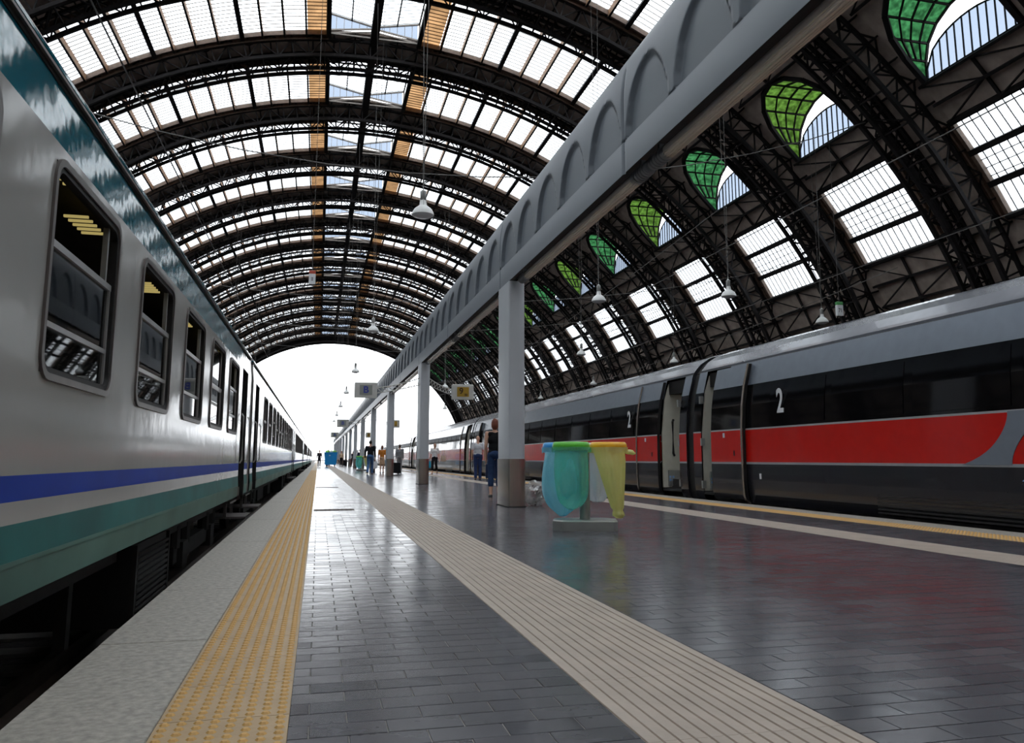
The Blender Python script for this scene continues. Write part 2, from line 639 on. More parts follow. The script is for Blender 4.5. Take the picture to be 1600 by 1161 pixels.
cells.sort(key=lambda c: (not in_view(c), ((c[0] + c[1]) / 2) ** 2 + ((c[2] + c[3]) / 2) ** 2))
tmesh = {}
field = MB()
for n, (x0, x1, y0, y1) in enumerate(cells):
    dz = random.uniform(-.0005, .0005)
    if n < 300:
        w = round(x1 - x0, 3)
        if w not in tmesh:
            t = MB()
            t.chambox(JT, w - JT, JT, TY - JT, -.014, 0, .001)
            tmesh[w] = t.mesh('tile', M['tile'])
        o = put('tile', tmesh[w], floor, (x0, y0, dz))
    else:
        c = .001
        X0, X1, Y0, Y1 = x0 + JT, x1 - JT, y0 + JT, y1 - JT
        if y0 < 12:
            field.chambox(X0, X1, Y0, Y1, -.014, dz, c)
        else:
            field.add([(X0, Y0, -.012), (X1, Y0, -.012), (X1, Y1, -.012), (X0, Y1, -.012), (X0, Y0, dz), (X1, Y0, dz), (X1, Y1, dz), (X0, Y1, dz)],
                      [(4, 5, 6, 7), (0, 1, 5, 4), (1, 2, 6, 5), (2, 3, 7, 6), (3, 0, 4, 7)])
field.build('tile_field', M['tile'], floor, kind='stuff')
far = MB()
for fx0, fx1 in FIELDS:
    far.box(fx0, fx1, int(34 / TY) * TY, YF, -.03, -.001)
    far.box(fx0, fx1, YN, int(1.9 / TY) * TY, -.03, -.001)
far.build('tile_run', M['tile'], floor)
dr = MB()
dr.chambox(0, .64, 0, .28, -.01, .006, .004)
for q in range(9):
    dr.box(.03 + q * .066, .075 + q * .066, .03, .25, .006, .010)
dr_me = dr.mesh('drain_cover', M['rust'])
put('drain_cover', dr_me, floor, (-.04, 13.2, 0))
put('drain_cover', dr_me, floor, (-.04, 23.6, 0))

track_x = [-2.65, 9.45, -6.9, 13.9]
tb = MB()
for tx in track_x:
    for k in range(-20, 230):
        y = k * .65 * (1 if k < 120 else 1)
        tb.box(tx - 1.3, tx + 1.3, y, y + .25, GZ - .05, GZ + .03)
trk = tb.build('track_bed', M['concrete'], kind='structure')
for tx in track_x:
    for sx in (-.75, .75):
        r = MB()
        r.prism([(-.07, 0), (.07, 0), (.02, .03), (.02, .12), (.037, .135), (.037, .17), (-.037, .17), (-.037, .135), (-.02, .12), (-.02, .03)], 'y', -14, 330)
        r.build('rail', M['rust'], trk, (tx + sx, 0, GZ + .03))

# ------------------------------------------------------------------ the great arched roof
XC, ZC, AZ, AXL, AXR = 3.2, -1.7, 36.7, 38.0, 39.5
PITCH, F0 = 12.4, 36.0
WY0, WY1 = 4.8, 12.4          # glazed zone inside a bay (local Y)
K0, K1 = -6, 14               # bays


def rp(t, off=0.):
    a = rad(t)
    ax = AXL if t < 0 else AXR
    nx, nz = sin(a) / ax, cos(a) / AZ
    L = math.hypot(nx, nz)
    return XC + ax * sin(a) + off * nx / L, ZC + AZ * cos(a) + off * nz / L


def R3(t, y, off=0.):
    x, z = rp(t, off)
    return (x, y, z)


def shell(mb, t0, t1, y0, y1, off0, off1, dt=2.6, mi=0):
    """curved box between roof offsets off0 (inner) and off1 (outer)"""
    n = max(1, int(math.ceil(abs(t1 - t0) / dt)))
    for i in range(n):
        a, b = t0 + (t1 - t0) * i / n, t0 + (t1 - t0) * (i + 1) / n
        vs = [R3(a, y0, off0), R3(b, y0, off0), R3(b, y1, off0), R3(a, y1, off0), R3(a, y0, off1), R3(b, y0, off1), R3(b, y1, off1), R3(a, y1, off1)]
        fs = [(0, 1, 2, 3), (4, 7, 6, 5), (0, 4, 5, 1), (2, 6, 7, 3)]
        if i == 0:
            fs.append((0, 3, 7, 4))
        if i == n - 1:
            fs.append((1, 5, 6, 2))
        mb.add(vs, fs, mi)


STEP = 2.54
TM = 5.4                      # half angle of the ridge monitor
TS = TM + 12 * STEP           # end of the overhead glazing
D0, D1 = 40.6, 49.4           # dormer
W0, W1 = 53.5, 63.3           # side window
SIDE = [W0 + (W1 - W0) * q / 3 for q in range(4)]
YC = 8.8
DR, DZ, DS = 3.25, 2.55, 1.30  # dormer centre, half width, arch rise, spring height
ceiling = empty('ceiling', kind='structure')


def zdorm(s):
    return rp(s * D1)


# opaque skin of one bay (shared mesh)
sk = MB()
shell(sk, -88, 88, 0, WY0, 0, .12)
for s in (-1, 1):
    shell(sk, s * TS, s * D0, WY0, WY1, 0, .12)
    shell(sk, s * D1, s * W0, WY0, WY1, 0, .12)
    shell(sk, s * W1, s * 88, WY0, WY1, 0, .12)
    # cladding around the arched dormer hole
    xb, zb = rp(s * D1)
    spring = zb + DS
    N = 24
    ys = [YC - DR + 2 * DR * q / N for q in range(N + 1)]

    def t_of_z(z):
        return s * math.degrees(math.acos(min(1, max(-1, (z - ZC) / AZ))))
    ztop = rp(s * D0)[1]
    for q in range(N):
        ya, yb = ys[q], ys[q + 1]
        za = min(ztop - .02, spring + DZ * math.sqrt(max(0, 1 - ((ya - YC) / DR) ** 2)))
        zb2 = min(ztop - .02, spring + DZ * math.sqrt(max(0, 1 - ((yb - YC) / DR) ** 2)))
        m_ = 3
        for j in range(m_):
            qa0 = s * D0 + (t_of_z(za) - s * D0) * j / m_
            qa1 = s * D0 + (t_of_z(za) - s * D0) * (j + 1) / m_
            qb0 = s * D0 + (t_of_z(zb2) - s * D0) * j / m_
            qb1 = s * D0 + (t_of_z(zb2) - s * D0) * (j + 1) / m_
            sk.add([R3(qa0, ya), R3(qb0, yb), R3(qb1, yb), R3(qa1, ya), R3(qa0, ya, .12), R3(qb0, yb, .12), R3(qb1, yb, .12), R3(qa1, ya, .12)],
                   [(0, 1, 2, 3), (4, 7, 6, 5), (3, 2, 6, 7)])
    shell(sk, s * D0, s * D1, WY0, YC - DR, 0, .12)
    shell(sk, s * D0, s * D1, YC + DR, WY1, 0, .12)
skin_me = sk.mesh('roof_panel', M['soffit'])

# framing under the skin in the opaque band
fr = MB()
t = -86.0
q = 0
ts = []
while t < 86:
    ts.append(t)
    t += STEP
for q, t in enumerate(ts):
    fr.bar(R3(t, 0, -.16), R3(t, WY0, -.16), .10, .30, up=(sin(rad(t)), 0, cos(rad(t))))
    if q + 1 < len(ts):
        u = (0, 1, 0)
        t2 = ts[q + 1]
        if q % 2:
            fr.bar(R3(t, 2.7, -.3), R3(t2, WY0, -.3), .09, .09, up=u)
        else:
            fr.bar(R3(t, WY0, -.3), R3(t2, 2.7, -.3), .09, .09, up=u)
        fr.bar(R3(t, 0, -.3), R3(t2, 1.2, -.3), .09, .09, up=u) if q % 2 else fr.bar(R3(t, 1.2, -.3), R3(t2, 0, -.3), .09, .09, up=u)
        fr.bar(R3(t, 3.4, -.12), R3(t2, 3.4, -.12), .08, .2, up=u)
framing_me = fr.mesh('soffit_framing', M['iron'])
# purlins through the solid side strips of the glazed band
sf = MB()
for s in (-1, 1):
    for (a, b) in ((TS, D0), (D1, W0), (W1, 86)):
        n = max(1, round((b - a) / STEP))
        for q in range(n + 1):
            t = s * (a + (b - a) * q / n)
            sf.bar(R3(t, WY0, -.2), R3(t, WY1, -.2), .16, .38, up=(sin(rad(t)), 0, cos(rad(t))))
            if q < n:
                t2 = s * (a + (b - a) * (q + 1) / n)
                for y0, y1 in ((WY0, YC), (YC, WY1)):
                    if q % 2:
                        sf.bar(R3(t, y0, -.3), R3(t2, y1, -.3), .09, .09)
                    else:
                        sf.bar(R3(t, y1, -.3), R3(t2, y0, -.3), .09, .09)
                sf.bar(R3(t, YC, -.15), R3(t2, YC, -.15), .09, .2, up=(0, 1, 0))
side_me = sf.mesh('side_framing', M['iron'])

# twin-plane arched truss (shared meshes)
P0, P1, P2, DEPTH = .55, 2.75, 3.65, 1.74


def arc_beam(y, off, w, h, t0=-87, t1=87):
    mb = MB()
    shell(mb, t0, t1, y - w / 2, y + w / 2, off - h / 2, off + h / 2, 2.0)
    return mb


low_me = [arc_beam(y, -DEPTH, .24, .24).mesh('lower_chord', M['iron']) for y in (P0, P1, P2)]
up_me = [arc_beam(y, -.42, .24, .18).mesh('upper_chord', M['iron']) for y in (P0, P1, P2)]
lat = MB()
tt = [-86 + 1.905 * q for q in range(int(172 / 1.905) + 1)]
for q, t in enumerate(tt):
    for y in (P0, P1, P2):
        lat.bar(R3(t, y, -DEPTH), R3(t, y, -.42), .10, .10, up=(0, 1, 0))
        if q + 1 < len(tt):
            t2 = tt[q + 1]
            if q % 2:
                lat.bar(R3(t, y, -DEPTH), R3(t2, y, -.42), .09, .08, up=(0, 1, 0))
            else:
                lat.bar(R3(t, y, -.42), R3(t2, y, -DEPTH), .09, .08, up=(0, 1, 0))
    if q % 2 == 0:
        lat.bar(R3(t, P0, -DEPTH), R3(t, P2, -DEPTH), .08, .10)
    if q + 1 < len(tt):
        t2 = tt[q + 1]
        lat.bar(R3(t, P0 if q % 4 < 2 else P1, -DEPTH + .1), R3(t2, P1 if q % 4 < 2 else P0, -DEPTH + .1), .07, .06, up=(0, 1, 0)) if q % 2 else None
        if q % 2:
            lat.bar(R3(t, P2, -DEPTH), R3(t, 4.4, -.2), .08, .08, up=(1, 0, 0))
lat_me = lat.mesh('lattice', M['iron'])

# overhead glazing pieces
Z = (0, 0, 1)
pane_me, mull_me = [], []
for s in (-1, 1):
    for q in range(12):
        a, b = s * (TM + q * STEP), s * (TM + (q + 1) * STEP)
        da = .1 * s
        mb = MB()
        shell(mb, a + da, b - da, WY0 + .1, WY1 - .1, .02, .05, 5)
        pane_me.append(mb.mesh('pane', M['glass_tan'] if q == 0 else M['glass_roof']))
    for q in range(13):
        t = s * (TM + q * STEP)
        mb = MB()
        main = q % 4 == 0
        up = (sin(rad(t)), 0, cos(rad(t)))
        w, h = (.34, .62) if main else (.13, .40)
        if main:
            mb.bar(R3(t, WY0, .05 - h / 2), R3(t, WY1, .05 - h / 2), w, h, up=up)
        else:                              # upright brown web with a dark bottom flange
            px, pz = rp(t, .04)
            mb.box(px - .025, px + .025, WY0, WY1, pz - .55, pz, 1)
            mb.box(px - .075, px + .075, WY0, WY1, pz - .60, pz - .55, 0)
        mull_me.append(mb.mesh('purlin', [M['iron'], M['iron_brown']]))
gb = MB()
for s in (-1, 1):
    y = WY0 + .45
    while y < WY1 - .2:
        shell(gb, s * TM, s * TS, y - .015, y + .015, -.02, .05, 2.54)
        y += .5
bars_me = gb.mesh('glazing_bars', M['iron_grey'])
ef = MB()
for y, w in ((WY0, .16), (WY1 - .02, .16)):
    for s in (-1, 1):
        shell(ef, s * TM, s * (TS + .2), y - w / 2, y + w / 2, -.32, .1, 2.54)
edge_me = ef.mesh('edge_frame', M['iron_dim'])
ef2 = MB()
for s in (-1, 1):
    shell(ef2, s * TM, s * (TS + .2), .28, .40, -.5, -.02, 2.54)
    shell(ef2, s * TM, s * (TS + .2), .62, .70, -.5, -.1, 2.54)
edge2_me = ef2.mesh('edge_purlin', M['iron_dim'])

# ridge monitor
xl, zl = rp(-TM)
xr, zr = rp(TM)
xm = (xl + xr) / 2
zb = (zl + zr) / 2
ZR = zb + 2.0


def slope_pt(f, x0, x1):      # f 0 eaves .. 1 ridge
    return x0 + (x1 - x0) * f, zb + 1.5 - .75 * f


mon_panes = []
for x0 in (xl, xr):
    for f0, f1 in ((.02, .49), (.51, .95)):
        mb = MB()
        (xa, za), (xb_, zb_) = slope_pt(f0, x0, xm), slope_pt(f1, x0, xm)
        mb.add([(xa, WY0 - .3, za), (xb_, WY0 - .3, zb_), (xb_, WY1 - .2, zb_), (xa, WY1 - .2, za), (xa, WY0 - .3, za + .03), (xb_, WY0 - .3, zb_ + .03), (xb_, WY1 - .2, zb_ + .03), (xa, WY1 - .2, za + .03)],
               [(0, 3, 2, 1), (4, 5, 6, 7), (0, 1, 5, 4), (1, 2, 6, 5), (2, 3, 7, 6), (3, 0, 4, 7)])
        mon_panes.append(mb.mesh('pane', M['glass_roof']))
    for y0 in (WY0 - .3, WY1 - .2):   # triangular gable glass
        mb = MB()
        (xa, za), (xb_, zb_) = slope_pt(.04, x0, xm), slope_pt(.93, x0, xm)
        tri = [(xa, zb + .10), (xb_, zb + .55), (xb_, zb_ - .04), (xa, za - .04)]
        mb.prism(tri, 'y', y0, y0 + .03)
        mon_panes.append(mb.mesh('pane', M['glass_pale']))
mf = MB()
for x0 in (xl, xr):
    (xa, za), (xb_, zb_) = slope_pt(0, x0, xm), slope_pt(1, x0, xm)
    for y0 in (WY0 - .3, WY1 - .2):
        mf.bar((xa, y0, za), (xb_, y0, zb_), .14, .18, mi=1)
        mf.bar((xa, y0, zb), (xa, y0, za), .14, .14, mi=1)
        mf.bar((xa, y0, zb - .25), (xm, y0, zb + .30), .10, .10, mi=1)
        for q in range(1, 6):
            xx = xa + (xb_ - xa) * q / 6
            mf.bar((xx, y0, zb - .1 + .6 * q / 6), (xx, y0, za + (zb_ - za) * q / 6), .04, .04, mi=1)
        mf.bar((xa, y0, zb + .02), (xm, y0, zb + .57), .12, .12, mi=1)
        mf.bar((xa, y0, zb - .25), (xm, y0, zb - .25), .12, .12, mi=1)
    xx, zz = slope_pt(.5, x0, xm)
    mf.bar((xx, WY0 - .3, zz - .05), (xx, WY1 - .2, zz - .05), .1, .16)
    y = WY0 + .2
    while y < WY1 - .2:
        mf.bar((xa, y, za + .02), (xb_, y, zb_ + .02), .04, .05)
        y += .5
    mf.bar((xa, WY0 - .3, za), (xa, WY1 - .2, za), .12, .16)
mon_fr_me = mf.mesh('monitor_frame', [M['iron'], M['iron_grey']])

# side windows (three stacked panels each), local to a bay
side_pane_me, side_fr_me = {}, {}
for s in (-1, 1):
    L = []
    for q in range(3):
        mb = MB()
        shell(mb, s * (SIDE[q] + .22), s * (SIDE[q + 1] - .22), WY0 + .25, WY1 - .25, .0, .03, 5)
        L.append(mb.mesh('pane', M['glass_roof']))
    side_pane_me[s] = L
    mb = MB()
    for q in range(4):
        t = s * SIDE[q]
        mb.bar(R3(t, WY0, -.1), R3(t, WY1, -.1), .36, .4, up=(sin(rad(t)), 0, cos(rad(t))))
        if q < 3:
            y = WY0 + .25
            while y < WY1 - .1:
                shell(mb, s * SIDE[q], s * SIDE[q + 1], y - .018, y + .018, -.03, .05, 5)
                y += .56
    for f in (.3, .55, .8):
        t = s * (SIDE[1] + (SIDE[2] - SIDE[1]) * f)
        mb.bar(R3(t, WY0, 0), R3(t, WY1, 0), .035, .05)
    for y in (WY0 + .1, WY1 - .1):
        shell(mb, s * W0, s * W1, y - .12, y + .12, -.25, .1, 3, mi=1)
    for y in (WY1 + .25, WY1 + .55):
        shell(mb, s * W0, s * W1, y - .06, y + .06, -.3, -.05, 3, mi=1)
    side_fr_me[s] = mb.mesh('window_frame', [M['iron'], M['iron_dim']])

# dormers: green barrel vault with a lunette front
dorm = {}
dorm_alt = {}
NA, NX = 8, 4
for s in (-1, 1):
    xb, zb_ = rp(s * D1)
    spring = zb_ + DS

    def x_roof(z):
        a = math.acos(min(1, max(-1, (z - ZC) / AZ)))
        return XC + (AXL if s < 0 else AXR) * sin(a) * s
    XO = xb + s * .05
    prof = [(YC - DR, zb_)] + [(YC - DR * cos(PI * k / NA), spring + DZ * sin(PI * k / NA)) for k in range(NA + 1)] + [(YC + DR, zb_)]
    panes = []
    fr_ = MB()
    xin = []
    for (y, z) in prof:
        xin.append(x_roof(min(z, rp(s * D0)[1])))
    for k in range(len(prof) - 1):
        (ya, za), (yb, zbb) = prof[k], prof[k + 1]
        if k in (0, len(prof) - 2):
            nx = 1
        else:
            nx = NX
        for j in range(nx):
            f0, f1 = j / nx, (j + 1) / nx
            # rows run on common X stations from the crown inward
            A0 = xin[k] + (XO - xin[k]) * f0
            A1 = xin[k] + (XO - xin[k]) * f1
            B0 = xin[k + 1] + (XO - xin[k + 1]) * f0
            B1 = xin[k + 1] + (XO - xin[k + 1]) * f1
            mb = MB()
            n = Vector((0, (ya + yb) / 2 - YC, (za + zbb) / 2 - spring + 1e-3)).normalized() * .02
            vs = [Vector((A0, ya, za)), Vector((B0, yb, zbb)), Vector((B1, yb, zbb)), Vector((A1, ya, za))]
            vs = vs + [v + n for v in vs]
            mb.add(vs, [(0, 1, 2, 3), (7, 6, 5, 4), (0, 4, 5, 1), (1, 5, 6, 2), (2, 6, 7, 3), (3, 7, 4, 0)])
            panes.append(mb.mesh('pane', M['glass_green']))
    # ribs along the arch and along X
    for j in range(NX + 1):
        pts = []
        for k in range(len(prof)):
            pts.append((xin[k] + (XO - xin[k]) * j / NX, prof[k][0], prof[k][1] - .02))
        for k in range(1, len(pts) - 2):
            fr_.bar(pts[k], pts[k + 1], .10, .12)
        if j in (0, NX):
            fr_.bar(pts[0], pts[1], .12, .12)
            fr_.bar(pts[-2], pts[-1], .12, .12)
    for k in range(1, len(prof) - 1):
        fr_.bar((xin[k], prof[k][0], prof[k][1] - .02), (XO, prof[k][0], prof[k][1] - .02), .10, .12)
    # hood ring round the hole on the inside face
    for k in range(len(prof) - 1):
        fr_.bar((xin[k] - s * .12, prof[k][0], prof[k][1]), (xin[k + 1] - s * .12, prof[k + 1][0], prof[k + 1][1]), .3, .25)
    # lunette: pale panes between vertical bars up to a flatter arc
    lun = []
    NB = 12
    H_L = 2.55

    def arc_z(y):
        f = (y - YC) / DR
        return zb_ + .7 + (H_L - .7) * math.sqrt(max(0, 1 - f * f))
    for k in range(NB):
        y0, y1 = YC - DR + 2 * DR * k / NB, YC - DR + 2 * DR * (k + 1) / NB
        mb = MB()
        mb.prism([(y0 + .03, zb_ + .1), (y1 - .03, zb_ + .1), (y1 - .03, arc_z(y1)), (y0 + .03, arc_z(y0))], 'x', XO, XO + .03)
        lun.append(mb.mesh('pane', M['glass_pale']))
        if k:
            fr_.bar((XO, y0, zb_), (XO, y0, arc_z(y0)), .06, .07)
        fr_.bar((XO, y0, arc_z(y0)), (XO, y1, arc_z(y1)), .08, .08)
    fr_.bar((XO, YC - DR, zb_ + .02), (XO, YC + DR, zb_ + .02), .2, .22)
    ringp = [(XO, p[0], p[1]) for p in prof]
    for k in range(len(ringp) - 1):
        fr_.bar(ringp[k], ringp[k + 1], .14, .14)
    allg = MB()
    for me in panes:
        allg.add([v.co for v in me.vertices], [tuple(p.vertices) for p in me.polygons], 0)
    for me in lun:
        allg.add([v.co for v in me.vertices], [tuple(p.vertices) for p in me.polygons], 1)
    dorm[s] = (panes + lun, fr_.mesh('dormer_frame', M['iron']), allg.mesh('glazing', [M['glass_green'], M['glass_pale']]))
    alt = {}
    for me in panes:
        m2 = me.copy()
        m2.materials[0] = M['glass_green2']
        alt[me.name] = m2
    dorm_alt[s] = alt

ovh = MB()
for me in pane_me + mon_panes:
    mi = {'tan_patched_glass': 1, 'pale_blue_glass': 2}.get(me.materials[0].name, 0)
    ovh.add([v.co for v in me.vertices], [tuple(p.vertices) for p in me.polygons], mi)
ovh_me = ovh.mesh('glazing', [M['glass_roof'], M['glass_tan'], M['glass_pale']])
ovm = MB()
for me in mull_me:
    for p in me.polygons:
        ovm.add([me.vertices[i].co for i in p.vertices], [tuple(range(len(p.vertices)))], p.material_index)
ovm_me = ovm.mesh('purlins', [M['iron'], M['iron_brown']])

wn_ = 0
for k in range(K0, K1 + 1):
    F = F0 + PITCH * k
    L = (0, F, 0)
    put('roof_panel', skin_me, ceiling, L)
    put('soffit_framing', framing_me, ceiling, L)
    put('side_framing', side_me, ceiling, L)
    tr = empty('arch_truss', L)
    tr.parent = ceiling
    for me in low_me + up_me + [lat_me]:
        put(me.name.split('.')[0], me, tr)
    seen = 1 <= k + 1 and F > 10
    if F < -20:
        seen = False
    wn_ += 1
    w = empty('window_%d' % wn_, L, kind='structure')
    if seen:
        for me in pane_me + mon_panes:
            put('pane', me, w)
        for me in mull_me:
            put('purlin', me, w)
    else:
        put('glazing', ovh_me, w, kind='stuff')
        put('purlins', ovm_me, w, kind='stuff')
    put('glazing_bars', bars_me, w, kind='stuff')
    put('edge_frame', edge_me, w)
    put('edge_purlin', edge2_me, w, loc=(0, WY1, 0))
    put('monitor_frame', mon_fr_me, w)
    for s in (-1, 1):
        wn_ += 1
        w = empty('window_%d' % wn_, L, kind='structure')
        for me in side_pane_me[s]:
            put('pane', me, w)
        put('window_frame', side_fr_me[s], w)
        wn_ += 1
        w = empty('window_%d' % wn_, L, kind='structure')
        if s > 0 and 20 < F < 115:
            for me in dorm[s][0]:
                put('pane', dorm_alt[s].get(me.name, me) if k % 2 == 0 else me, w)
        else:
            put('glazing', dorm[s][2], w, kind='stuff')
        put('dormer_frame', dorm[s][1], w)

YE = F0 + PITCH * (K1 + 1)    # open far end
YB = F0 + PITCH * K0
tr = empty('arch_truss', (0, YE, 0))
tr.parent = ceiling
for me in low_me + up_me + [lat_me]:
    put(me.name.split('.')[0], me, tr)
ea = MB()
shell(ea, -87, 87, YE + 2.8, YE + 3.1, -2.2, .4, 2.5)
shell(ea, -87, 87, YE, YE + 3.0, -.05, .1, 2.5)
ea.build('end_arch', M['iron'], ceiling)
rb = MB()
rb.box(xm - .32, xm + .32, YB, YE + 3, rp(0)[1] - .75, rp(0)[1] - .1)
for t in (-33.5, -18.2, 18.2, 33.5):
    pass
rb.build('ridge_beam', M['iron'], ceiling)
bw = MB()
pts = [rp(-87 + 174 * q / 48, .1) for q in range(49)]
bw.prism([(pts[0][0], GZ)] + pts + [(pts[-1][0], GZ)], 'y', YB - .5, YB)
bw.build('wall_back', M['soffit'], kind='structure')
for nm, t in (('wall_left', -88), ('wall_right', 88)):
    x, z = rp(t)
    w_ = MB()
    w_.box(x - .4, x + .4, YB, YE + 3, GZ, z + .6)
    w_.build(nm, M['soffit'], kind='structure')

# ------------------------------------------------------------------ canopy beam, columns, tubes
BX = 3.38


def beam_x(z):                # half-width of the bullet profile
    return .18 if z < 4.75 else .18 * math.sqrt(max(0., 1 - ((z - 4.75) / .67) ** 2))


SEG = 6.2
bm = MB()
zs = [3.96, 3.965, 4.30, 4.335, 4.34, 4.35, 4.38, 4.42, 4.46, 4.5, 4.55, 4.6, 4.65, 4.7, 4.75, 4.8, 4.85, 4.9, 4.94, 4.97, 5.0, 5.03, 5.06, 5.1, 5.16, 5.22, 5.28, 5.33, 5.37, 5.40, 5.415, 5.42]
NYA = 32
ysb = []
for a in range(5):
    for q in range(NYA):
        ysb.append(a * 1.24 + 1.24 * q / NYA)
ysb.append(SEG)


def smooth(x):
    x = min(1, max(0, x))
    return x * x * (3 - 2 * x)


def recess(y, z):
    u = ((y % 1.24) / 1.24 - .5) / .44
    r = 0.
    if 4.33 < z < 4.345:
        r += .012
    if abs(u) < 1 and z > 4.345:
        zt = 4.36 + .70 * (1 - abs(u) ** 2.2) ** .75
        dside = (1 - abs(u)) * .5
        r += .05 * smooth(min((zt - z) / .05, dside / .05 + .15 if z < zt else 0))
    e = min(y, SEG - y)
    if e < .02:
        r += .02 * (1 - e / .02)
    return r


for s in (-1, 1):
    vs, fs = [], []
    for y in ysb:
        for z in zs:
            zz = z if s < 0 or z > 4.31 else 4.2 + (z - 3.96) * .3
            vs.append((BX + s * max(0, beam_x(z) - (recess(y, z) if z < 5.2 else 0)), y, zz))
    nz = len(zs)
    for a in range(len(ysb) - 1):
        for b in range(nz - 1):
            f = (a * nz + b, (a + 1) * nz + b, (a + 1) * nz + b + 1, a * nz + b + 1)
            fs.append(f if s > 0 else tuple(reversed(f)))
    bm.add(vs, fs)
sof = MB()
sof.box(BX - .165, BX + .165, 0, SEG, 4.2, 4.22)
bm_me = smooth_by(bm.mesh('beam_panel', M['beam']), 50)
sof_me = sof.mesh('beam_soffit', M['dark'])  # black stands in for the shadow inside the beam channel
beam = thing('canopy_beam', 'long blue-grey beam with embossed arches carried by the platform columns', 'beam', (0, 0, 0))
NSEG = 31
for k in range(NSEG):
    y = 1.35 - 1.95 * SEG + k * SEG
    put('beam_panel', bm_me, beam, (0, y, 0))
    put('beam_soffit', sof_me, beam, (0, y, 0))

tu = MB()
n = 20
tu.lathe([(.074, 0)] + [(.074, 5.0)], n)
tube_v = []
hb = MB()
for k in range(n):
    a = 2 * PI * k / n
    hb.add([], [])
hb.tube([(0, .35, 0), (0, 5.2, 0)], .072, 20)
for k in range(7):
    a = -PI / 2 + (k - 3) * .36
    hb.bar((.073 * cos(a), .35, .073 * sin(a)), (.073 * cos(a), 5.2, .073 * sin(a)), .012, .012)
hous_me = smooth_by(hb.mesh('tube_housing', M['tube']), 50)
cb = MB()
cb.tube([(0, 0, 0), (0, .02, 0), (0, .36, 0), (0, .40, 0)], [.060, .078, .078, .080], 16)
for q in range(5):
    cb.tube([(0, .05 + q * .06, 0), (0, .075 + q * .06, 0)], .083, 16)
cb.bar((0, .2, .05), (0, .2, .14), .05, .05)
cap_me = smooth_by(cb.mesh('end_cap', M['cap']), 40)
TZ = 3.945
n_t = 0
for k in range(-1, 15):
    yc = 13.75 + 12.4 * k
    for h in range(2):
        y0 = yc + .55 + h * 5.65
        if y0 > 180 or y0 < 0:
            continue
        t_ = empty('tube_light', (BX, y0, TZ))
        t_.parent = beam
        n_t += 1
        put('tube_housing', hous_me, t_)
        put('end_cap', cap_me, t_)
        o = put('end_cap', cap_me, t_, (0, 5.58, 0))
        o.rotation_euler = (0, 0, PI)


def dshape(w, d, r, n=10):
    """rounded at the camera side, squarer behind; centred"""
    pts = []
    for (cx, cy, a0, rr) in ((w / 2 - r, -d / 2 + r, -90, r), (w / 2 - .05, d / 2 - .05, 0, .05), (-w / 2 + .05, d / 2 - .05, 90, .05), (-w / 2 + .03, -d / 2 + .03, 180, .03)):
        for q in range(n + 1):
            a = rad(a0 + 90 * q / n)
            pts.append((cx + rr * cos(a), cy + rr * sin(a)))
    return pts


c_sh = MB()
c_sh.prism(list(reversed(dshape(.31, .88, .14))), 'z', .80, 3.955)
c_sh_me = smooth_by(c_sh.mesh('shaft', M['column']), 40)
c_cl = MB()
c_cl.prism(list(reversed(dshape(.335, .905, .15))), 'z', .012, .82)
c_cl_me = smooth_by(c_cl.mesh('steel_cladding', M['steel']), 40)
c_pl = MB()
c_pl.prism(list(reversed(dshape(.36, .93, .15))), 'z', 0, .014)
c_pl_me = smooth_by(c_pl.mesh('foot_ring', M['dark']), 40)
COLS = [13.75 + 12.4 * k for k in range(-1, 14)]
for q, y in enumerate(COLS):
    lab = 'pale grey platform column with steel foot, ' + ('right behind the litter bag stand' if q == 1 else ('beside the camera, out of sight' if q == 0 else '%s column along the platform from the litter stand' % ORD[q - 1]))
    c = thing('canopy_column', lab, 'column', (3.345, y, 0), 0, 'columns under the canopy beam')
    put('shaft', c_sh_me, c)
    put('steel_cladding', c_cl_me, c)
    put('foot_ring', c_pl_me, c)

# hanging platform signs on lattice arms
sg = MB()
sg.chambox(-.36, .36, -.09, .09, -.25, .25, .02)
sg_me = sg.mesh('sign_case', M['sign'])
sfb = MB()
sfb.box(-.20, .20, -.1, -.088, -.16, .16)
sf_blue = sfb.mesh('display', M['signface'])
sf_amb = sfb.mesh('display', M['signamber'])
for q, y in enumerate((26.15, 50.95, 75.75)):
    where = ('nearest', 'middle', 'farthest')[q]
    for side in (-1, 1):
        x = 1.43 if side < 0 else 4.62
        nm = 'grey platform sign case showing a blue letter B, %s on the left of the columns' % where if side < 0 else 'grey platform sign case with an amber figure nine, %s on the right of the columns' % where
        s_ = thing('platform_sign', nm, 'sign', (x, y - .2, 3.03), 0, 'signs on arms beside the columns')
        put('sign_case', sg_me, s_)
        put('display', sf_blue if side < 0 else sf_amb, s_)
        if side < 0:
            text('letter', 'B', .30, M['signblue'], s_, (0, -.104, 0), '-y', 1.05, .003, .008)
        else:
            text('figure', '9', .28, M['signdark'], s_, (-.06, -.104, .02), '-y', 1.0, .003, .006)
            text('small_figures', '00', .10, M['signdark'], s_, (.10, -.104, -.1), '-y', 1.0, .003, .003)
        a = MB()
        xs = (3.2 - x) if side < 0 else (3.5 - x)
        e0 = .36 if side < 0 else -.36
        top = [(e0 + (xs - e0) * f, .1, .10 + .35 * f ** 1.5) for f in [i / 8 for i in range(9)]]
        bot = [(e0 + (xs - e0) * f, .1, -.08 + .30 * f ** 1.2) for f in [i / 8 for i in range(9)]]
        a.tube(top, .018, 6)
        a.tube(bot, .018, 6)
        for i in range(8):
            a.tube([top[i], bot[i + 1]], .010, 5)
            a.tube([bot[i], top[i]], .010, 5)
        a.build('lattice_arm', M['sign'], s_)

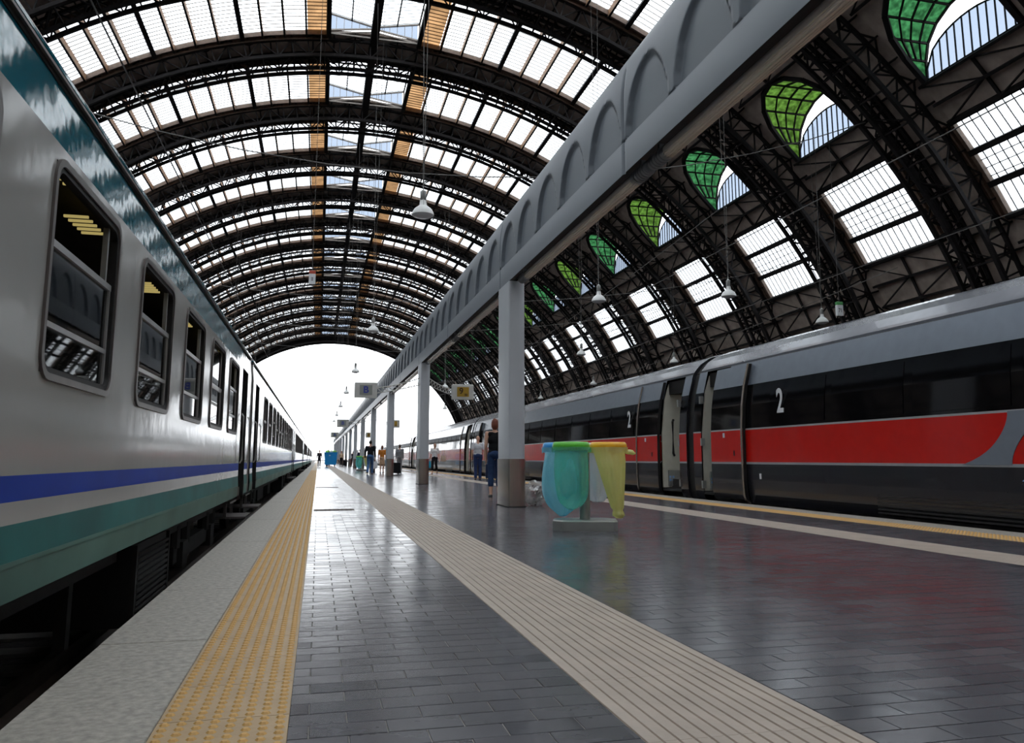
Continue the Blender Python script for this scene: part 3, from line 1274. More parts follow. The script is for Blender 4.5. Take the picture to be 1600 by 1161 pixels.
# ------------------------------------------------------------------ pendant bell lamps
lm = MB()
lm.lathe([(.05, .42), (.11, .40), (.13, .22), (.20, .17), (.31, .08), (.385, -.05), (.405, -.15), (.39, -.15), (.30, .0), (.0, .08)], 20)
lm_me = smooth_by(lm.mesh('lamp_shade', M['lampwhite']), 50)
lh = MB()
lh.lathe([(.0, .80), (.05, .80), (.07, .76), (.11, .74), (.11, .44), (.07, .40)], 14)
lh.tube([(0, 0, .8), (0, 0, .95)], .02, 6)
for q in range(4):
    a = q * PI / 2
    lh.bar((.1 * cos(a), .1 * sin(a), .45), (.16 * cos(a), .16 * sin(a), .1), .02, .02)
lh_me = smooth_by(lh.mesh('ballast_housing', M['alu']), 50)
ll = MB()
ll.lathe([(.0, -.26), (.2, -.24), (.33, -.19), (.39, -.14)], 18)
ll_me = smooth_by(ll.mesh('lens', M['white']), 60)


def lamp(x, y, z, label):
    l_ = thing('pendant_lamp', label, 'lamp', (x, y, z), 0, 'bell lamps hanging from the roof')
    put('lamp_shade', lm_me, l_)
    put('ballast_housing', lh_me, l_)
    put('lens', ll_me, l_)
    t = math.degrees(math.asin(max(-1, min(1, (x - XC) / (AXR if x > XC else AXL)))))
    ztop = rp(t)[1] - 1.2
    c = MB()
    c.tube([(-.01, 0, .93), (-.25, 0, ztop - z)], .014, 5)
    c.tube([(.01, 0, .93), (.25, 0, ztop - z)], .014, 5)
    c.build('hanging_cable', M['cable'], l_)


for q, y in enumerate((27.4, 54.2, 80.8, 107.4, 136, 164, 192)):
    lamp(3.37, y, 9.66, 'white bell lamp high above the columns, %s in the row over the platform' % ORD[q])
for q, y in enumerate((37.8, 62.6, 87.4, 112, 137)):
    lamp(21.28, y, 9.66, 'white bell lamp beyond the red train, %s in the inner row' % ORD[q])
for q, y in enumerate((43.9, 65.9, 87.8, 110.7, 134)):
    lamp(31.3, y, 9.66, 'white bell lamp low above the red train roof, %s in the outer row' % ORD[q])
for q, y in enumerate((40.7, 96.0)):
    lamp(14.9, y, 9.66, 'bell lamp in shade between the beam and the red train, %s' % ('near one' if q == 0 else 'far one'))
for q, y in enumerate((92.0, 122.0, 152.0)):
    lamp(-9.6, y, 9.9, 'white bell lamp over the left train roof, %s against the bright opening' % ORD[q])

# boxes hung on wires and span wires
def hung_box(x, y, z, m1, label):
    b = thing('signal_box', label, 'signal box', (x, y, z))
    k = MB()
    k.chambox(-.2, .2, -.1, .1, -.5, .15, .02)
    k.build('case', M['white'], b)
    k = MB()
    k.chambox(-.2, .2, -.1, .1, .152, .35, .03)
    k.build('cap', m1, b)
    text('figures', '71' if x > 0 else 'II', .34, M['rubber'], b, (0, -.104, -.2), '-y', .8, .002, .004)
    k = MB()
    t = math.degrees(math.asin((x - XC) / (AXR if x > XC else AXL)))
    k.tube([(0, 0, .35), (0, 0, rp(t)[1] - 2.1 - z)], .015, 5)
    k.build('hanging_cable', M['cable'], b)


hung_box(-.74, 49.2, 12.0, mat('orange_red_cap', (190, 80, 60), .5, var=.1), 'small white box with a red cap hanging over the left train')
hung_box(30.4, 40.9, 9.9, mat('green_box_cap', (70, 150, 80), .5, var=.1), 'small white box with a green cap hanging above the red train')


def wire(p0, p1, sag, label, r=.018, n=14):
    k = MB()
    pts = []
    for i in range(n + 1):
        f = i / n
        p = Vector(p0).lerp(Vector(p1), f)
        p.z -= sag * 4 * f * (1 - f)
        pts.append(p)
    k.tube(pts, r, 5)
    tag(k.build('overhead_wire', M['cable']), label, 'wire', 'overhead wires under the roof')


def wall_pt(s, z):
    a = math.acos((z - ZC) / AZ)
    return XC + s * ((AXR if s > 0 else AXL) * sin(a) - 3.2)


for q, (y, z) in enumerate(((38.5, 20.8), (50.9, 15.5), (63.3, 15.5), (75.7, 15.5), (100.5, 14.5), (125.3, 14.5))):
    wire((wall_pt(-1, z), y, z), (wall_pt(1, z), y, z), 5.6 if q == 0 else 4.5, 'thin span wire across the hall below the roof arches, %s from the camera' % ORD[q], .03 if q == 0 else .024)
for q, x in enumerate((-2.65, 9.45, 13.9)):
    nm = ('over the left train', 'over the red train', 'over the track beyond the red train')[q]
    wire((x, -10, 5.9), (x, 230, 5.9), 0, 'straight contact wire running %s' % nm, .012)
for q, (x, y0, y1, z) in enumerate(((16.5, 30, 120, 11.5), (25.5, 30, 120, 9.5))):
    wire((x, y0, z), (x + 2, y1, z), 1.2, 'slack cable hanging along the right half of the hall, %s' % ('higher one' if q == 0 else 'lower one'), .02)

# ------------------------------------------------------------------ left train
LX = -1.25
WID = 2.8
CLEN = 26.1
WIN = [3.27 + 1.93 * k for k in range(11)]
DOORS = ((.6, 1.62), (24.48, 25.5))
WZ0, WZ1 = 1.185, 2.255


def coach_left():
    root = empty('passenger_coach')
    bands = [(.20, .22, 4), (.22, .385, 4), (.385, .545, 3), (.545, .64, 0), (.64, .75, 2), (.75, WZ0 + .03, 0), (WZ0 + .03, WZ1 - .03, 0), (WZ1 - .03, 2.31, 0), (2.31, 2.62, 1)]
    for side in (1, -1):
        x = 0 if side > 0 else -WID
        mb = MB()
        for (z0, z1, mi) in bands:
            holes = list(DOORS) if z0 < 2.3 else []
            if WZ0 <= z0 < WZ1 - .1:
                holes = holes + [(w + .02, w + 1.25) for w in WIN]
            holes.sort()
            y = 0.
            for h0, h1 in holes + [(CLEN, CLEN)]:
                if h0 > y:
                    nseg = max(1, int((h0 - y) / 2))
                    for q in range(nseg):
                        a, b = y + (h0 - y) * q / nseg, y + (h0 - y) * (q + 1) / nseg
                        zz0 = x + (-.05 * side if z0 < .21 else 0)
                        xm_ = x + (.012 * side if abs(z0 - .385) < .001 else 0)
                        xm1 = x + (.012 * side if abs(z1 - .385) < .001 else 0)
                        xt = x - (.03 * side if z1 > 2.6 else 0)
                        f = [(zz0 if z0 < .21 else xm_, a, z0), (zz0 if z0 < .21 else xm_, b, z0), (xt if z1 > 2.6 else xm1, b, z1), (xt if z1 > 2.6 else xm1, a, z1)]
                        mb.add(f, [(0, 1, 2, 3) if side > 0 else (3, 2, 1, 0)], mi)
                y = h1
        # reveals of the window holes
        for w in WIN:
            a, b = w + .02, w + 1.25
            xi = x - .07 * side
            for f in ([(x, a, WZ0 + .03), (xi, a, WZ0 + .03), (xi, a, WZ1 - .03), (x, a, WZ1 - .03)], [(x, b, WZ1 - .03), (xi, b, WZ1 - .03), (xi, b, WZ0 + .03), (x, b, WZ0 + .03)],
                      [(x, a, WZ1 - .03), (xi, a, WZ1 - .03), (xi, b, WZ1 - .03), (x, b, WZ1 - .03)], [(x, b, WZ0 + .03), (xi, b, WZ0 + .03), (xi, a, WZ0 + .03), (x, a, WZ0 + .03)]):
                mb.add(f, [(0, 1, 2, 3)], 5)
        # door recess
        for (a, b) in DOORS:
            xi = x - .55 * side
            mb.add([(x, a, .2), (xi, a, .2), (xi, a, 2.31), (x, a, 2.31)], [(0, 1, 2, 3)], 5)
            mb.add([(x, b, .2), (xi, b, .2), (xi, b, 2.31), (x, b, 2.31)], [(0, 1, 2, 3)], 5)
            mb.add([(x, a, 2.31), (x, b, 2.31), (xi, b, 2.31), (xi, a, 2.31)], [(0, 1, 2, 3)], 5)
        mb.box(*sorted((x + .016 * side, x - .01 * side)), 1.75, CLEN - 1.75, .372, .392, 4)
        mb.build('side_panel', [M['tgrey'], M['tteal'], M['tblue'], M['tteal2'], M['tgreen_dirty'], M['rubber']], root)
    # roof, ends, floor
    mb = MB()
    pr = [(-.03, 2.62)] + [(-WID / 2 + (WID / 2 - .03) * cos(a), 2.63 + .60 * sin(a)) for a in [PI * q / 12 for q in range(13)]] + [(-WID + .03, 2.62)]
    mb.prism(pr, 'y', 0, CLEN)
    mb.build('roof', M['rroof'], root)
    mb = MB()
    mb.box(-.06, -.022, -.0, CLEN, 2.612, 2.635, 1)
    mb.box(-.06, -.005, -.0, CLEN, 2.635, 2.65)
    mb.box(-.07, -.03, -.0, CLEN, 2.65, 2.668, 1)
    mb.box(-.07, -.012, -.0, CLEN, 2.668, 2.685, 2)
    mb.build('gutter', [M['winframe'], M['dark'], M['tteal']], root)
    for y in (0.0, CLEN - .05):
        mb = MB()
        mb.box(-WID + .02, -.02, y, y + .05, .2, 2.62)
        mb.build('end_wall', M['tgrey'], root)
    mb = MB()
    mb.box(-WID + .06, -.06, .05, CLEN - .05, .2, .34)
    mb.box(-WID + .06, -.07, .05, CLEN - .05, 2.45, 2.5)
    mb.box(-1.62, -1.58, 3.0, 23.6, .34, 2.45)
    for k in range(12):
        y = 3.0 + 1.93 * k - .13
        mb.box(-1.58, -.75, y, y + .06, .34, 2.4)
    mb.build('interior', M['interior'], root)
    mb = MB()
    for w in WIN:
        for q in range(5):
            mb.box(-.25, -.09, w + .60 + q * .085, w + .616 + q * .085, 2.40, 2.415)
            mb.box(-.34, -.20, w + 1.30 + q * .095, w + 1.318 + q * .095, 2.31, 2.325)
    mb.build('added_glow_slats', M['glow_slat'], root, kind='stuff')  # glowing slats added to draw yellow bars of light, not a known lamp
    mb = MB()
    for w in WIN:
        for y in (w - .2, w + 1.06):
            mb.chambox(-1.5, -.55, y, y + .3, .75, 1.5, .05)
    mb.build('seats', M['seatcloth'], root, kind='stuff')
    # windows on both sides
    N = 5

    def rrect(y0, y1, z0, z1, r):
        pts = []
        for cy, cz, a0 in ((y1 - r, z1 - r, 0), (y0 + r, z1 - r, 90), (y0 + r, z0 + r, 180), (y1 - r, z0 + r, 270)):
            for q in range(N + 1):
                a = rad(a0 + 90 * q / N)
                pts.append((cy + r * cos(a), cz + r * sin(a)))
        return pts

    def ring(mb, o, i, x0, x1, mi=0):
        n = len(o)
        vs = [(x0, *p) for p in o] + [(x0, *p) for p in i] + [(x1, *p) for p in o] + [(x1, *p) for p in i]
        fs = []
        for k in range(n):
            j = (k + 1) % n
            fs += [(2 * n + k, 2 * n + j, 3 * n + j, 3 * n + k), (k, n + k, n + j, j), (k, j, 2 * n + j, 2 * n + k), (n + k, 3 * n + k, 3 * n + j, n + j)]
        mb.add(vs, fs, mi)
    fm = MB()
    ring(fm, rrect(0, 1.27, WZ0, WZ1, .12), rrect(.034, 1.236, WZ0 + .034, WZ1 - .034, .092), -.01, .014)
    ring(fm, rrect(.03, 1.24, WZ0 + .03, WZ1 - .03, .094), rrect(.062, 1.208, WZ0 + .062, WZ1 - .062, .075), -.04, .004, 1)
    fm_me = smooth_by(fm.mesh('window_frame', [M['winframe'], M['rubber']]), 40)

    def sash(zt, zm):
        s_ = MB()
        s_.box(-.045, -.012, .07, 1.2, zt - .018, zt + .018)
        s_.box(-.045, -.015, .07, 1.2, zm - .014, zm + .014)
        s_.box(-.045, -.015, .07, .10, WZ0 + .07, zt)
        s_.box(-.045, -.015, 1.17, 1.2, WZ0 + .07, zt)
        s_.box(-.05, -.02, 1.08, 1.11, zt, WZ1 - .06)
        return s_.mesh('sash', M['alu'])
    ga = MB()
    ga.box(-.034, -.026, .1, 1.17, WZ0 + .075, WZ1 - .42)
    pane_a = ga.mesh('pane', M['glass_clear'])
    gb_ = MB()
    gb_.box(-.034, -.026, .1, 1.17, WZ0 + .075, WZ1 - .08)
    pane_b = gb_.mesh('pane', M['glass_clear'])
    sa, sb = sash(WZ1 - .41, WZ0 + .27), sash(WZ0 + .52, WZ0 + .5)
    cu = MB()
    cu.box(-.10, -.085, .1, .42, WZ0 + .08, WZ1 - .08)
    cur = cu.mesh('curtain', M['curtain'])
    for k, w in enumerate(WIN):
        f = put('window_frame', fm_me, root, (0, w, 0))
        opened = k in (6, 7, 8, 2, 10)
        put('pane', pane_a if opened else pane_b, f)
        put('sash', sa if opened else sb, f)
        if k in (3, 9, 0, 4):
            put('curtain', cur, f)
    mb = MB()
    for w in WIN:
        mb.box(-WID + .025, -WID + .035, w + .02, w + 1.25, WZ0 + .03, WZ1 - .03)
    mb.build('far_glazing', M['glass_clear'], root)
    # doors, folded open, with steps
    for q, (a, b) in enumerate(DOORS):
        d = MB()
        lw = .46
        y0 = a + .03 if q == 1 else b - .03 - lw
        d.box(-.30, -.25, a + .04, a + .5, .22, 2.28)
        d.box(-.30, -.25, b - .08, b - .04, .22, 2.28)
        d.bar((-.10, a + .06, .24), (-.10, a + .06, 2.26), .05, .18, up=(1, 0, 0))
        dd = d.build('door', M['alu'], root)
        pn = MB()
        pn.prism(rrect(a + .14, a + .4, 1.15, 2.1, .05), 'x', -.247, -.24)
        pn.build('door_pane', M['glass_black'], dd)
        hd = MB()
        hd.tube([(.02, a - .05, .75), (.05, a - .05, .8), (.05, a - .05, 1.5), (.02, a - .05, 1.55)], .014, 6)
        hd.tube([(-.03, b + .05, .75), (.05, b + .05, .8), (.05, b + .05, 1.5), (.02, b + .05, 1.55)], .014, 6)
        hd.build('handrail', M['alu'], dd)
        st = MB()
        st.box(-.45, .14, a + .02, b - .02, -.13, -.10)
        st.box(-.45, -.1, a + .02, b - .02, .10, .13)
        st.box(-.2, -.15, a, a + .04, -.13, .2)
        st.box(-.2, -.15, b - .04, b, -.13, .2)
        st.build('step', M['winframe'], root)
        bk = MB()
        bk.box(-.62, -.56, a - .05, b + .05, .2, 2.35)
        bk.build('vestibule', M['interior'], root)
    # underframe
    mb = MB()
    mb.box(-2.5, -.3, .2, CLEN - .2, .0, .2)
    for y0, y1 in ((7.0, 9.0), (9.6, 12.2), (14.6, 16.2)):
        mb.box(-2.2, -.5, y0, y1, -.45, .1)
    mb.box(-.5, -.42, 17.2, 17.3, -.5, .15)
    mb.build('underframe', M['under'], root)
    mb = MB()
    mb.box(-1.6, -.18, 18.0, 19.5, -.52, .12)
    for q in range(11):
        mb.box(-.18, -.15, 18.08, 19.42, -.47 + q * .05, -.445 + q * .05, 1)
    mb.box(-.19, -.15, 18.0, 18.06, -.52, .12, 1)
    mb.box(-.19, -.15, 19.44, 19.5, -.52, .12, 1)
    mb.box(-.19, -.15, 18.0, 19.5, -.54, -.5, 1)
    mb.build('equipment_box', [M['dark'], M['under']], root)
    for yc in (3.6, 22.5):
        bg_ = MB()
        for s in (-1, 1):
            xs = -WID / 2 + s * 1.0
            bg_.box(xs - .08, xs + .08, yc - 1.7, yc + 1.7, -.38, -.18)
            for w in (-1.25, 1.25):
                bg_.box(xs - .1, xs + .14, yc + w - .18, yc + w + .18, -.45, -.15)
                for q in (-.35, .35):
                    bg_.tube([(xs + .05, yc + w + q, -.2), (xs + .05, yc + w + q, .05)], .08, 8)
        bg_.box(-WID / 2 - 1.0, -WID / 2 + 1.0, yc - .2, yc + .2, -.36, -.2)
        bo = bg_.build('bogie', M['under'], root)
        wh = MB()
        for s in (-1, 1):
            for w in (-1.25, 1.25):
                xs = -WID / 2 + s * .75
                wh.tube([(xs - .06, yc + w, GZ + .2 + .46), (xs + .06, yc + w, GZ + .2 + .46)], .46, 20)
        wh.build('wheels', M['rust'], bo)
    mb = MB()
    mb.box(-WID + .75, -.75, CLEN, CLEN + .3, .25, 2.4)
    mb.box(-WID + .7, -.7, CLEN + .3, CLEN + .6, .25, 2.45)
    mb.build('gangway', M['rubber'], root)
    return root


cl = coach_left()
cl.location = (LX, -10.9, 0)
tag(cl, 'grey coach with teal roof band and blue stripe, open windows closest to the camera', 'train coach', 'coaches of the left train')
for q in range(1, 7):
    copy_tree(cl, (LX, -10.9 + 26.7 * q, 0), 'grey coach of the left train with blue stripe, %s coach from the camera' % ORD[q])

# ------------------------------------------------------------------ right train
RX = 8.0
RL = 25.7
RW = 2.9


def coach_right():
    root = empty('high_speed_coach')
    prof = [(.30, -.22), (.04, .0), (0, .15), (-.02, .42), (-.02, .72), (-.02, .76), (-.015, 1.37), (-.012, 1.40), (.02, 1.85), (.08, 2.24), (.20, 2.70), (.23, 2.715), (.235, 2.755), (.27, 2.80), (.40, 2.95), (.62, 3.09), (.95, 3.2), (RW / 2, 3.25)]
    mats = [M['rblack'], M['rline'], M['rred'], M['glass_black'], M['rsilver'], M['rroof'], M['dark'], M['cream']]
    midx = [0, 0, 0, 0, 1, 2, 1, 3, 3, 4, 6, 5, 5, 5, 5, 5, 5]
    OPEN = ((.36, 1.37), (24.33, 25.34))
    mb = MB()
    for side in (1, -1):
        P = [(p[0], p[1]) if side > 0 else (RW - p[0], p[1]) for p in prof]
        for q in range(len(P) - 1):
            (xa, za), (xb, zb2) = P[q], P[q + 1]
            holes = list(OPEN) if prof[q + 1][1] <= 2.71 and side > 0 else []
            y = 0.
            for h0, h1 in holes + [(RL, RL)]:
                nseg = max(1, int((h0 - y) / 3))
                for j in range(nseg):
                    a, b = y + (h0 - y) * j / nseg, y + (h0 - y) * (j + 1) / nseg
                    f = [(xa, a, za), (xa, b, za), (xb, b, zb2), (xb, a, zb2)]
                    mb.add(f, [(3, 2, 1, 0) if side > 0 else (0, 1, 2, 3)], midx[q])
                y = h1
    body = mb.mesh('body', mats)
    smooth_by(body, 30)
    put('body', body, root)
    # ends
    pl = [(p[0] + .02, p[1]) for p in prof] + [(RW - p[0] - .02, p[1]) for p in reversed(prof[:-1])]
    for y in (0., RL - .03):
        en = MB()
        en.prism(pl, 'y', y, y + .03)
        en.build('end_wall', M['rblack'], root)
    gw = MB()
    gp = [(p[0] + .06, p[1] - .03) for p in prof] + [(RW - p[0] - .06, p[1] - .03) for p in reversed(prof[:-1])]
    gw.prism(gp, 'y', RL, RL + .35)
    gw.build('gangway', M['rubber'], root)
    # window panes standing just proud of the black band
    wb = MB()
    for k in range(11):
        y0 = 3.05 + k * 1.80
        wb = MB()
        wb.add([(-.020, y0, 1.45), (-.020, y0 + 1.62, 1.45), (.012, y0 + 1.62, 1.85), (.012, y0, 1.85), (.066, y0 + 1.62, 2.19), (.066, y0, 2.19),
                (-.008, y0, 1.45), (-.008, y0 + 1.62, 1.45), (.024, y0 + 1.62, 1.85), (.024, y0, 1.85), (.078, y0 + 1.62, 2.19), (.078, y0, 2.19)],
               [(3, 2, 1, 0), (5, 4, 2, 3), (0, 1, 7, 6), (4, 5, 11, 10), (1, 2, 8, 7), (2, 4, 10, 8), (3, 0, 6, 9), (5, 3, 9, 11)])
        wb.build('pane', M['glass_black'], root)
    # vestibules and doors
    for q, (a, b) in enumerate(OPEN):
        v = MB()
        v.box(1.0, 1.04, a - .1, b + .1, -.1, 2.7)
        for y in (a - .05, b):
            v.prism([(.03, .15), (1.0, .15), (1.0, 2.62), (.25, 2.62), (.12, 2.24), (.03, 1.4)], 'y', y, y + .05)
        v.box(.24, 1.0, a, b, 2.36, 2.66, 1)
        v.box(.03, 1.0, a, b, .1, .13, 1)
        v.build('vestibule', [M['cream'], M['dark']], root)
        st = MB()
        st.box(-.14, .4, a + .05, b - .05, -.12, -.08)
        st.box(.0, .4, a + .03, b - .03, .08, .11)
        st.box(.25, .29, a, b, -.12, .35)
        st.build('step', M['under'], root)
        ip = MB()
        fy = b if q == 0 else b
        ip.box(.15, .8, fy - .05, fy - .002, .18, .55)
        ip.build('kick_plate', M['alu'], root)
        hr = MB()
        yy = b - .06
        hr.tube([(.3, yy, .9), (.26, yy - .04, .95), (.26, yy - .04, 1.7), (.3, yy, 1.75)], .03, 8)
        hr.build('grab_rail', M['rubber'], root)
        sk_ = MB()
        for dy in (0, .06):
            for dz in (0, .07):
                sk_.box(.16 + dy * 1.3, .16 + dy * 1.3 + .05, b - .056, b - .05, .30 + dz, .35 + dz)
        sk_.build('sticker', M['led'], root)
        # sliding plug door panel, proud of the side
        w = 1.25
        y0 = b + .02 if q == 0 else a - .83
        y1 = y0 + w
        pz = [(.06, -.05), (-.06, .05), (-.085, .15), (-.10, .42), (-.10, .72), (-.10, .76), (-.095, 1.37), (-.092, 1.40), (-.06, 1.85), (0., 2.24), (.11, 2.66)]
        pm = [0, 0, 0, 0, 1, 2, 1, 3, 3, 4]
        d = MB()
        for j in range(len(pz) - 1):
            (xa, za), (xb, zb2) = pz[j], pz[j + 1]
            d.add([(xa, y0, za), (xa, y1, za), (xb, y1, zb2), (xb, y0, zb2), (xa + .07, y0, za), (xa + .07, y1, za), (xb + .07, y1, zb2), (xb + .07, y0, zb2)],
                  [(3, 2, 1, 0), (4, 5, 6, 7)], pm[j])
            d.add([(xa, y0, za), (xb, y0, zb2), (xb + .07, y0, zb2), (xa + .07, y0, za)], [(0, 1, 2, 3)], 6)
            d.add([(xa, y1, za), (xb, y1, zb2), (xb + .07, y1, zb2), (xa + .07, y1, za)], [(3, 2, 1, 0)], 6)
        door = d.build('door', mats, root)
        e = MB()
        ye = y0 if q == 1 else y1
        pts = [(p[0] - .015, ye, p[1]) for p in pz]
        e.tube(pts, .022, 8)
        e.build('door_edge', M['steel'], door)
        h = MB()
        ym = (y0 + y1) / 2
        h.box(-.108, -.095, ym - .32, ym - .29, .88, .98, 0)
        h.box(-.108, -.095, ym + .05, ym + .11, 1.24, 1.33, 1)
        h.build('door_handle', [M['rubber'], M['white']], door)
        hg = MB()
        yh = a + .01 if q == 0 else b - .01
        for z in (.2, 1.1, 2.0):
            hg.box(-.03, .05, yh - .03, yh + .03, z, z + .16)
        hg.build('hinge', M['alu'], root)
        # class figures
        yt = 3.35 if q == 0 else 22.3
        t_ = text('class_figure', '2', .60, M['white'], root, (-.012, yt, 1.83), '-x', .72, .004, .012)
    mk = MB()
    mk.box(-.026, -.018, 23.0, 23.06, .45, .55)
    mk.box(-.026, -.018, 2.4, 2.46, .45, .55)
    mk.build('label_plate', M['white'], root)
    # S-shaped silver emblem across the red band
    em = MB()
    Lp, Rp_ = [], []
    for i in range(13):
        f = i / 12
        z = .745 + (1.385 - .745) * f
        sft = smooth(f) * -.30
        Lp.append((17.80 + sft, z))
        Rp_.append((17.50 + sft, z))
    for i in range(12):
        l0, l1, r0, r1 = Lp[i], Lp[i + 1], Rp_[i], Rp_[i + 1]
        b0, b1 = .45 * (1 - i / 12) ** 5, .45 * (1 - (i + 1) / 12) ** 5
        t0, t1 = .45 * (i / 12) ** 5, .45 * ((i + 1) / 12) ** 5
        xx0, xx1 = -.027, -.027
        em.add([(xx0, l0[0] + b0, l0[1]), (xx1, l1[0] + b1, l1[1]), (xx1, r1[0] - t1, r1[1]), (xx0, r0[0] - t0, r0[1]),
                (-.015, l0[0] + b0, l0[1]), (-.015, l1[0] + b1, l1[1]), (-.015, r1[0] - t1, r1[1]), (-.015, r0[0] - t0, r0[1])],
               [(0, 1, 2, 3), (0, 4, 5, 1), (3, 2, 6, 7)])
    em.build('emblem', M['rsilver'], root)
    a_ = MB()
    a_.add([(-.028, 17.38, .56), (-.028, 17.22, .56), (-.028, 17.12, .70), (-.028, 17.18, .70), (-.02, 17.38, .56), (-.02, 17.22, .56), (-.02, 17.12, .70), (-.02, 17.18, .70)],
           [(0, 1, 2, 3), (4, 7, 6, 5), (0, 4, 5, 1), (1, 5, 6, 2), (2, 6, 7, 3), (3, 7, 4, 0)])
    a_.build('logo_stroke', M['led'], root)
    # louvres in the skirt, underframe, bogies
    for y0, y1 in ((13.6, 16.6), (16.8, 19.9), (6.0, 8.5)):
        lv = MB()
        for q in range(6):
            lv.box(-.012, .05, y0, y1, .03 + q * .05, .05 + q * .05)
        lv.build('skirt_louvre', M['under'], root)
    uf = MB()
    uf.box(.5, RW - .5, .3, RL - .3, -.5, .05)
    uf.build('underframe', M['dark'], root)
    for yc in (3.9, 21.8):
        bg_ = MB()
        for s in (-1, 1):
            xs = RW / 2 + s * 1.0
            bg_.box(xs - .08, xs + .08, yc - 1.7, yc + 1.7, -.45, -.22)
            for w in (-1.3, 1.3):
                bg_.box(xs - .12, xs + .12, yc + w - .18, yc + w + .18, -.52, -.2)
        bg_.box(RW / 2 - 1.0, RW / 2 + 1.0, yc - .2, yc + .2, -.42, -.25)
        bo = bg_.build('bogie', M['under'], root)
        wh = MB()
        for s in (-1, 1):
            for w in (-1.3, 1.3):
                xs = RW / 2 + s * .75
                wh.tube([(xs - .06, yc + w, GZ + .2 + .44), (xs + .06, yc + w, GZ + .2 + .44)], .44, 20)
        wh.build('wheels', M['rust'], bo)
    return root


cr = coach_right()
Y0R = -9.75
cr.location = (RX, Y0R, 0)
tag(cr, 'red and black coach with a large white 2, nearest the camera on the right', 'train coach', 'coaches of the red train')
for q in range(1, 8):
    copy_tree(cr, (RX, Y0R + 26.05 * q, 0), 'red, black and silver train coach, %s coach from the camera on the right' % ORD[q])

# ------------------------------------------------------------------ litter bag stand
VX, VY = .32, .947            # view direction on the ground
LXv, LYv = .947, -.32         # lateral (right) direction


